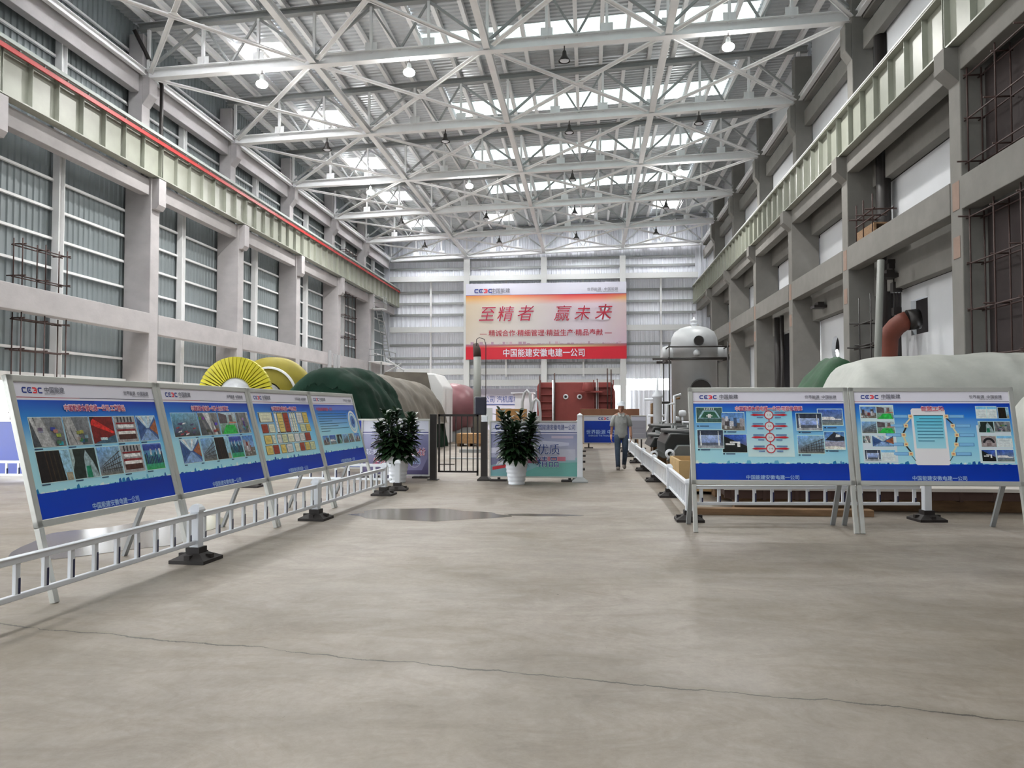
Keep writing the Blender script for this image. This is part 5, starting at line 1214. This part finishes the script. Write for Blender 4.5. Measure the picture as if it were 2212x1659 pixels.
def nozzle(px, py, r, L_, nm, axis='y', mt=M_SILV):
    c = PXY(px, py, 35); 
    m = MB()
    if axis == 'y': m.lathe([(r * 1.15, -Rk - L_), (r * 1.15, -Rk - L_ + .06), (r, -Rk - L_ + .07), (r, -Rk + .25)], 24, (c.x - q.x, 0, c.z), M90)
    m.build(nm, mt, t)
    m = MB(); m.lathe([(0, -Rk - L_ + .02), (r, -Rk - L_ + .02)], 24, (c.x - q.x, 0, c.z), M90); m.build('dark_opening', M_BLKM, t)
nozzle(1508, 737, .20, .22, 'front_nozzle'); nozzle(1514, 842, .44, .1, 'manhole')
m = MB(); c = PXY(1505, 763, 35); m.sphere((c.x - q.x, -Rk, c.z), (.16, .18, .16)); m.build('round_cover', M_SILV, t)
for s in (-1, 1):
    c = PXY(1500, 763, 36); M1 = Matrix.Rotation(s * math.pi / 2, 4, 'Y'); m = MB(); m.lathe([(0, Rk + .42), (.2, Rk + .42), (.3, Rk + .36), (.34, Rk + .2), (.34, Rk - .2)], 24, (0, 0, c.z), M1); m.build('side_nozzle', M_SILV, t)
m = MB()
for a_ in range(4): x, y = Rk * .8 * math.cos(a_ * 1.57 + .78), Rk * .8 * math.sin(a_ * 1.57 + .78); m.box(x - .1, x + .1, y - .1, y + .1, 0, .35)
m.build('support_feet', M_SILV, t)
t = thing('tube_scaffold', 'dark tube scaffold ring around the silver tank', 'scaffold', (q.x, 36, 0))
z1 = PXY(1500, 777, 35).z; z2 = PXY(1500, 750, 35).z
for (z_, dy) in ((z1, 0), (z1 + .06, .1), (z2, 0)):
    m = MB(); e = 2.0 if z_ < z2 else 1.25; m.tube([(-e, -1.3 + dy, z_), (1.35, -1.3 + dy, z_)], .03, 8); m.tube([(-e * .8, 1.3, z_), (1.35, 1.3, z_)], .03, 8); m.tube([(-1.3, -1.5, z_), (-1.3, 1.5, z_)], .03, 8); m.tube([(1.3, -1.5, z_), (1.3, 1.5, z_)], .03, 8); m.build('ledger', M_BLKM, t)
for sx in (-1.27, 1.27):
    for sy in (-1.33, 1.33): m = MB(); m.tube([(sx, sy, 0), (sx, sy, z2 + .2)], .03, 8); m.build('standard', M_BLKM, t)
# black bearing shells
def shell(px, py, Yd, w, lab):
    c = PXY(px, py, Yd); t = thing('machine_half_shell', lab, 'machine part', (c.x, Yd, 0)); h = c.z
    dk = mat('dark_green_black', rgb(30, 34, 34), .4, noise=.2, nscale=2); gy = mat('machined_grey', rgb(112, 116, 116), .4, .3)
    m = MB(); m.prism([(0, 0, h - .3), (.12, 0, h - .08), (w, 0, h - .08), (w, 0, .62), (.0, 0, .62)], (0, 1.9, 0)); m.build('shell_block', dk, t, bevel=.03)
    m = MB(); m.prism([(.02, -.2, .5), (.25, -.2, h - .32), (w, -.2, h - .32), (w, -.2, .35), (.3, -.2, .35)], (0, .22, 0)); m.build('machined_face', gy, t, bevel=.02)
    m = MB(); m.lathe([(w * .75, h - .08), (w * .75, h), (w * .45, h), (w * .45, h - .08)], 36, (w * .75, .95, 0)); m.build('flange_ring', dk, t)
    m = MB()
    for k in range(9): m.lathe([(.0, h + .07), (.035, h + .07), (.035, h - .1)], 8, (w * .75 + w * .6 * math.cos(k * .698), .95 + w * .6 * math.sin(k * .698), 0))
    m.build('bolts', gy, t)
    m = MB(); m.lathe([(.05, -.27), (.1, -.27), (.1, -.2)], 16, (.08, .0, h - .5), M90); m.build('lifting_eye', M_WHITE, t)
    for yy in (.1, 1.4): m = MB(); m.box(.2, w, yy, yy + .3, 0, .62); m.build('timber_support', M_WOODD, t)
shell(1404, 938, 19.8, 1.5, 'dark half-round machine shell nearer the aisle fence, the lower left one')
shell(1436, 928, 16.6, 1.6, 'dark half-round machine shell in front, partly behind the right display board')
shell(1405, 917, 24.4, 2.2, 'dark half-round machine shell farthest back beside the aisle fence')
# white pipework block
t = thing('pipework_unit', 'white and brown cluster of valves and pipes behind the dark shells', 'pipework', (PXY(1440, 900, 29).x, 29, 0))
R = random.Random(11)
for i in range(26):
    x = R.uniform(-.5, 1.3); y = R.uniform(0, 1.2); z_ = R.uniform(.3, 2.1) * (1 if x < .6 else .8); mt = R.choice([M_WHITE, M_WHITE, M_SILV, M_WOODD, M_BLKM])
    m = MB()
    if i % 3 == 0: m.tube([(x, y, 0), (x, y, z_), (x + .25, y, z_ + .05)], .05, 8)
    elif i % 3 == 1: m.tube([(x - .3, y, z_), (x + .3, y, z_)], .045, 8)
    else: m.lathe([(.0, z_ - .12), (.12, z_ - .1), (.15, z_), (.12, z_ + .1), (0, z_ + .12)], 12, (x, y, 0)); m.tube([(x, y, 0), (x, y, z_)], .04, 8)
    m.build(('standpipe', 'cross_pipe', 'valve')[i % 3], mt, t)
m = MB(); m.lathe([(.16, 0), (.16, 2.0), (.2, 2.02), (.2, 2.1), (.05, 2.3), (.03, 2.75), (0, 2.76)], 16, (-.35, -.2, 0)); m.build('white_column', M_WHITE, t)
# timber crate by the fence
t = thing('open_timber_crate', 'open pale timber crate with wrapped parts left of the right display board', 'crate', (1.68, 14.55, 0))
m = MB()
for (x0, x1, y0, y1) in ((0, 1.5, 0, .05), (0, 1.5, 1.55, 1.6), (0, .05, .05, 1.55), (1.45, 1.5, .05, 1.55)): m.box(x0, x1, y0, y1, .1, .62)
m.box(0, 1.5, 0, 1.6, .06, .1); m.build('crate_sides', mat('pale_plywood', rgb(190, 160, 112), .7, noise=.12, nscale=3), t)
m = MB(); m.box(.05, .2, 0, 1.6, 0, .06); m.box(1.3, 1.45, 0, 1.6, 0, .06); m.build('skid', M_WOODD, t)
m = MB(); m.grid(lambda u, v: (.1 + 1.3 * u, .1 + 1.4 * v, .35 + .28 * math.sin(math.pi * u) * math.sin(math.pi * v) + .06 * math.sin(9 * u + 4 * v) * math.sin(math.pi * u)), 16, 16); m.build('wrapped_part', mat('kraft_wrap', rgb(176, 142, 96), .6), t)
# lumber and crate platform behind the right boards
p0 = PXY(1523, 1131, 10.95); p1 = PXY(1936, 1131, 10.95)
o = MB().box(p0.x, p1.x, 11.75, 11.95, .0, .10).build('timber_beam', M_WOODD, bevel=.01); tag(o, 'long squared timber lying on the floor behind the right display boards', 'timber')
t = thing('slab_pallet', 'low steel-ribbed platform with a pale dusty top behind the right boards', 'platform', (2.1, 12.2, 0))
m = MB(); m.box(0, 7.5, 0, 3.6, .33, .38); m.build('top_sheet', mat('dusty_sheet', rgb(188, 182, 176), .7, noise=.08, nscale=1), t)
m = MB(); m.box(0, 7.5, .02, .07, .2, .33); m.box(0, 7.5, 3.5, 3.55, .2, .33)
for k in range(16): m.box(.1 + k * .48, .15 + k * .48, .0, 3.5, .18, .33)
m.build('ribs', mat('dark_ribs', rgb(66, 46, 40), .8), t)
m = MB()
for k in range(3): m.box(.2, 7.3, .3 + k * 1.3, .5 + k * 1.3, .0, .18)
m.build('bearers', M_WOODD, t)
o = woodbox(1538, 1795, 1044, 1074, 14.2, .9, 'long tan crate standing on the platform behind the right display board', mat('tan_crate', rgb(160, 118, 88), .8, noise=.1, nscale=2), z0=.42)
# white tarpaulin-covered machine
t = thing('covered_machine', 'large machine under a dusty white tarpaulin behind the far right display board', 'covered machine', (0, 0, 0))
def wt(u, v):
    X0, X1 = 5.2, 11.0; a_ = v * math.pi; y = 17.6 - 1.7 * math.cos(a_) * 1.0; s = abs(math.sin(a_)) ** .33
    x = X0 + (X1 - X0) * u; e = 1 - max(0, (.10 - u) / .10) ** 2 * .45
    h = 2.78 - .30 * max(0, 1 - u * 2.4) ** 2 + .022 * math.sin(2.3 * x) + .012 * math.sin(6 * x + 3 * v)
    return (x + .06 * math.sin(6 * v * 3), y + .06 * math.sin(7 * x + 4 * v) * (1 - s), h * s * e + .006 * math.sin(11 * x + 5 * v))
m = MB(); m.grid(wt, 70, 36); m.add([wt(0, j / 36) for j in range(37)] + [(5.2, 17.6, 0)], [(j, j + 1, 37) for j in range(36)]); m.build('white_cover', M_WT, t)
m = MB(); m.box(5.6, 10.8, 16.6, 18.6, 0, .4); m.build('machine_base', M_WOODD, t)
drape('white_tarpaulin', 'smaller white tarpaulin-covered object at the right edge of the photo', M_WT, 7.55, 9.2, 13.6, 15.2, 2.0, 2.0, 9, sq=3, fold=.03, nu=30, nv=20)
o = drape('green_tarpaulin', 'green tarpaulin draped at the left end of the white-covered machine', mat('bright_green_tarp', rgb(30, 74, 44), .7, noise=.3, nscale=2, bump=.5, bscale=4), 4.9, 7.6, 19.4, 21.6, 2.95, 2.9, 5, sq=1.5, fold=.07, nu=30, nv=14, flare=.35, facet=.03)
# white sack and brown post on the platform
m = MB(); m.grid(lambda u, v: ((.24 + .04 * math.sin(9 * v)) * math.cos(2 * math.pi * u) * (abs(math.sin(math.pi * (.12 + .8 * v)))), .18 * math.sin(2 * math.pi * u) * abs(math.sin(math.pi * (.12 + .8 * v))), .39 + .44 * v + .03 * math.sin(4 * math.pi * u) * v), 24, 12)
o = m.build('white_sack', M_WT); o.location = (6.35, 13.2, 0); tag(o, 'small white sack standing on the platform at far right', 'sack')
o = MB().box(-.04, .04, -.04, .04, .38, .95).build('brown_post', M_REDO); o.location = (5.75, 13.6, 0); tag(o, 'short dark brown post standing on the platform left of the white sack', 'post')
t = thing('blue_hoarding', 'blue hoarding just inside the right edge of the photo', 'hoarding', (6.62, 12.0, 0))
m = MB(); m.box(0, 2.0, 0, .05, .5, 1.05); m.build('panel', M_BLUE, t); m = MB(); m.box(-.04, 0, -.01, .06, .38, 1.1); m.box(-.04, 2, -.01, .06, 1.05, 1.09); m.box(-.04, 2, -.015, .065, .62, .64); m.build('frame', M_ALU, t)

# ------------------------------------------------------------ right wall fittings
# elbow duct into the square hole
t = thing('elbow_duct', 'rust-red elbow duct rising to the square hole in the white right wall', 'duct', (11.55, 31.0, 0))
pts = [(0, 0, 0), (0, 0, 3.6)] + [(.75 - .75 * math.cos(a_), -.5 * math.sin(a_) * .9, 4.15 + .85 * math.sin(a_)) for a_ in (.2, .5, .8, 1.1, 1.35)]
m = MB(); m.tube(pts, .36, 24); m.build('duct_pipe', M_REDO, t)
m = MB(); m.tube([pts[-1], (1.0, -.48, 5.03)], [.39, .39], 24); m.build('dark_collar', M_BLKM, t)
m = MB(); m.tube([(-.75, .1, 0), (-.35, .3, 7.2)], .13, 12); o = m.build('leaning_pipe', mat('dull_grey_pipe', rgb(126, 128, 124), .5)); o.location = (11.35, 29.7, 0); tag(o, 'tall grey pipe leaning beside the rust-red elbow duct', 'pipe')
t = thing('chain_hoist', 'dark chain hoist and hanging chains beside the leaning pipe on the right wall', 'hoist', (12.0, 31.6, 0))
m = MB(); m.box(-.15, .6, -.12, .12, 7.15, 7.35); m.box(-.2, .7, -.15, .15, 7.35, 7.5); m.build('bracket', M_BLKM, t)
for k in range(3): m = MB(); m.tube([(.05 + k * .14, .05 * k, 7.15), (.08 + k * .12, 0, 6.0), (.05 + k * .14, .1, 4.6), (.1 + k * .1, 0, 2.2)], .025, 6); m.build('chain', M_BLKM, t)
m = MB(); m.box(-.02, .32, -.15, .15, 6.2, 6.6); m.box(0, .3, -.12, .12, 5.3, 5.6); m.build('hoist_body', M_BLKM, t)
# dark vertical pipes between panels and columns
for (x, y, r, z0, z1, lab) in ((12.1, 32.6, .28, 0, 17, 'thick black vertical pipe beside the second right column'), (12.25, 33.1, .12, 8.5, 12.2, 'thin black vertical pipe near the second right column'), (12.0, 50.0, .22, 0, 7.4, 'thick black vertical pipe in the fourth right wall bay'), (12.0, 48.9, .12, 0, 7.4, 'thin black vertical pipe in the fourth right wall bay')):
    m = MB(); m.tube([(x, y, z0), (x, y, z1)], r, 14); tag(m.build('vertical_pipe', M_BLKM), lab, 'pipe')
tag(MB().box(12.6, 12.75, 24.5, 33.7, 12.5, 16.9).build('wall_liner', M_DARK), 'dark liner behind the first upper right panel', 'panel')
def scaffold(name, lab, x, y0, y1, z0, z1, ny, nz, mt, dep=.8, mesh=None, over=.5):
    t = thing(name, lab, 'scaffold', (x, y0, z0)); L_, H_ = y1 - y0, z1 - z0
    for dx in (0, dep):
        for i in range(ny):
            y = L_ * i / (ny - 1); m = MB(); m.tube([(dx, y, 0), (dx, y, H_)], .024, 7); m.build('standard', mt, t)
        for k in range(nz):
            z_ = .35 + (H_ - .6) * k / max(1, nz - 1); m = MB(); m.tube([(dx, -over if k % 2 else -.1, z_), (dx, L_ + .2, z_ + .02)], .024, 7); m.build('ledger', mt, t)
    for i in range(ny):
        for k in range(nz):
            y = L_ * i / (ny - 1); z_ = .35 + (H_ - .6) * k / max(1, nz - 1)
            m = MB(); m.tube([(-.3 if (i + k) % 3 == 0 else -.08, y + .05, z_ + .05), (dep + .1, y + .05, z_ + .05)], .026, 7); m.build('transom', mt, t)
    if mesh: m = MB(); m.box(dep + .15, dep + .2, -.1, L_ + .1, 0, H_); m.build('safety_net', mesh, t)
    return t
scaffold('tube_scaffold', 'rusty tube scaffold with brown net in the nearest right bay below mid height', 11.15, 14.2, 23.55, 0.0, 7.45, 8, 6, M_RUST, .4, M_NET)
scaffold('tube_scaffold', 'rusty tube scaffold with brown net in the nearest right bay above the mid-height beam', 11.15, 14.2, 23.55, 8.48, 11.65, 7, 3, M_RUST, .4, M_NET)
t = thing('scaffold_basket', 'small rusty scaffold landing with a rail in the second right bay above the beam', 'scaffold', (11.05, 31.9, 8.48))
m = MB(); m.tube([(0, -1.2, .6), (0, .9, .6)], .03, 8); m.tube([(0, -1.2, .9), (0, .9, .9)], .03, 8); m.tube([(.7, -1.2, .9), (.7, .9, .9)], .03, 8); m.build('rail', M_RUST, t)
for y in (-1.0, 0, .8): m = MB(); m.tube([(0, y, 0), (0, y, 1.5)], .03, 8); m.tube([(-.3, y, .9), (.9, y, .9)], .03, 8); m.build('standard', M_RUST, t)
m = MB(); m.box(0, .8, -1.1, .8, .30, .36); m.box(0, .1, -1.1, .8, 0, .3); m.build('plank', M_WOODD, t)
t = thing('scaffold_tubes', 'loose dark scaffold tubes sticking out level with the oval wall hole', 'scaffold', (11.2, 32.2, 0))
for (z_, x0) in ((4.1, -.5), (4.2, -.2), (5.1, -.4)): m = MB(); m.tube([(0, -.7, z_), (0, 1.4, z_)], .03, 8); m.tube([(x0, .8, z_ + .03), (1.0, .8, z_ + .03)], .03, 8); m.build('ledger', M_BLKM, t)
for y in (-.5, .8): m = MB(); m.tube([(.0, y, 0), (.0, y, 6.2)], .03, 8); m.build('standard', M_BLKM, t)
for i, (y, z_) in enumerate(((31.5, 7.2), (40.5, 7.2))):
    m = MB(); m.box(-.3, .35, -.35, .35, 0, .14); m.box(-.1, .2, -.3, .3, .14, .3); o = m.build('wall_bracket', M_BLKM); o.location = (11.75, y, z_ - .45); tag(o, 'dark steel bracket under the mid-height beam in the %s right bay' % ('second', 'third')[i], 'bracket')

# ------------------------------------------------------------ left wall fittings
scaffold('tube_scaffold', 'thin rusty tube scaffold standing on the left mid-height beam', -20.72, 25.8, 28.2, 6.05, 7.8, 3, 2, M_RUST, .35, over=.1)
scaffold('tube_scaffold', 'thin rusty tube scaffold standing under the left mid-height beam', -20.72, 25.8, 28.2, 0.0, 5.1, 3, 5, M_RUST, .35, over=.1)
scaffold('tube_scaffold', 'red-brown scaffold tower in the sixth bay of the left wall', -21.35, 63.6, 66.6, 0.0, 15.5, 4, 9, M_RUST, .75, over=.1)
# ladder with cage platform by the far left columns
t = thing('access_ladder', 'steel access ladder with a railed landing near the far end of the left wall', 'ladder', (-19.7, 70.4, 0))
zl = 12.0; zb_ = 6.1
for s in (-.25, .25): m = MB(); m.tube([(s + .3, 3.2, zb_), (s, .6, zl - .9)], .04, 7); m.build('stringer', M_STEEL_D, t)
for k in range(16):
    u = (k + .5) / 16; m = MB(); m.box(-.25 + .3 * (1 - u), .25 + .3 * (1 - u), 3.2 - 2.6 * u - .05, 3.2 - 2.6 * u + .08, zb_ + (zl - .9 - zb_) * u, zb_ + (zl - .9 - zb_) * u + .05); m.build('tread', M_STEEL_D, t)
for (z_, y0, y1) in ((zl - .95, -.3, .8), (zb_ - .05, -1.0, 4.2)):
    m = MB(); m.box(-.5, .75, y0, y1, z_ - .05, z_); m.build('landing', M_STEEL, t)
    m = MB()
    for y in (y0, (y0 + y1) / 2, y1): m.tube([(.72, y, z_), (.72, y, z_ + 1.1)], .03, 6); m.tube([(-.45, y, z_), (-.45, y, z_ + 1.1)], .03, 6)
    for h in (.55, 1.1): m.tube([(.72, y0, z_ + h), (.72, y1, z_ + h)], .03, 6); m.tube([(-.45, y0, z_ + h), (.72, y0, z_ + h)], .03, 6)
    m.build('railing', M_STEEL_D, t)
m = MB(); m.box(-.5, -.35, -.9, -.7, 0, zb_ - .1); m.box(-.5, -.35, 3.9, 4.1, 0, zb_ - .1); m.box(.6, .72, -.9, -.75, 0, zb_ - .1); m.box(.6, .72, 3.9, 4.05, 0, zb_ - .1); m.build('support', M_STEEL_D, t)
# drain pipe on the first left column
m = MB(); m.tube([(-20.5, 34.9, 12.4), (-20.5, 34.9, 17.3)], .09, 10); m.tube([(-20.5, 34.9, 17.3), (-20.9, 33.2, 19.2)], .09, 10); tag(m.build('drain_pipe', M_BLKM), 'black drain pipe running up beside the second left column above the girder', 'pipe')
# odds and ends on the floor beyond the gate
for i, (px, py, w, lab) in enumerate(((1018, 978, .9, 'flat grey steel offcut on the floor beyond the gate'), (1010, 992, 1.2, 'thin grey steel strip on the floor beyond the gate'))):
    g = PXY(px, py, 1); 
    F_ = (1.57) / (py - 885) * F_PX; o = MB().box(-w / 2, w / 2, -.2, .2, 0, .12 if i == 0 else .03).build('steel_offcut', M_STEEL_D); o.location = ((px - 1270) / F_PX * F_ * .995, F_, 0); tag(o, lab, 'steel')
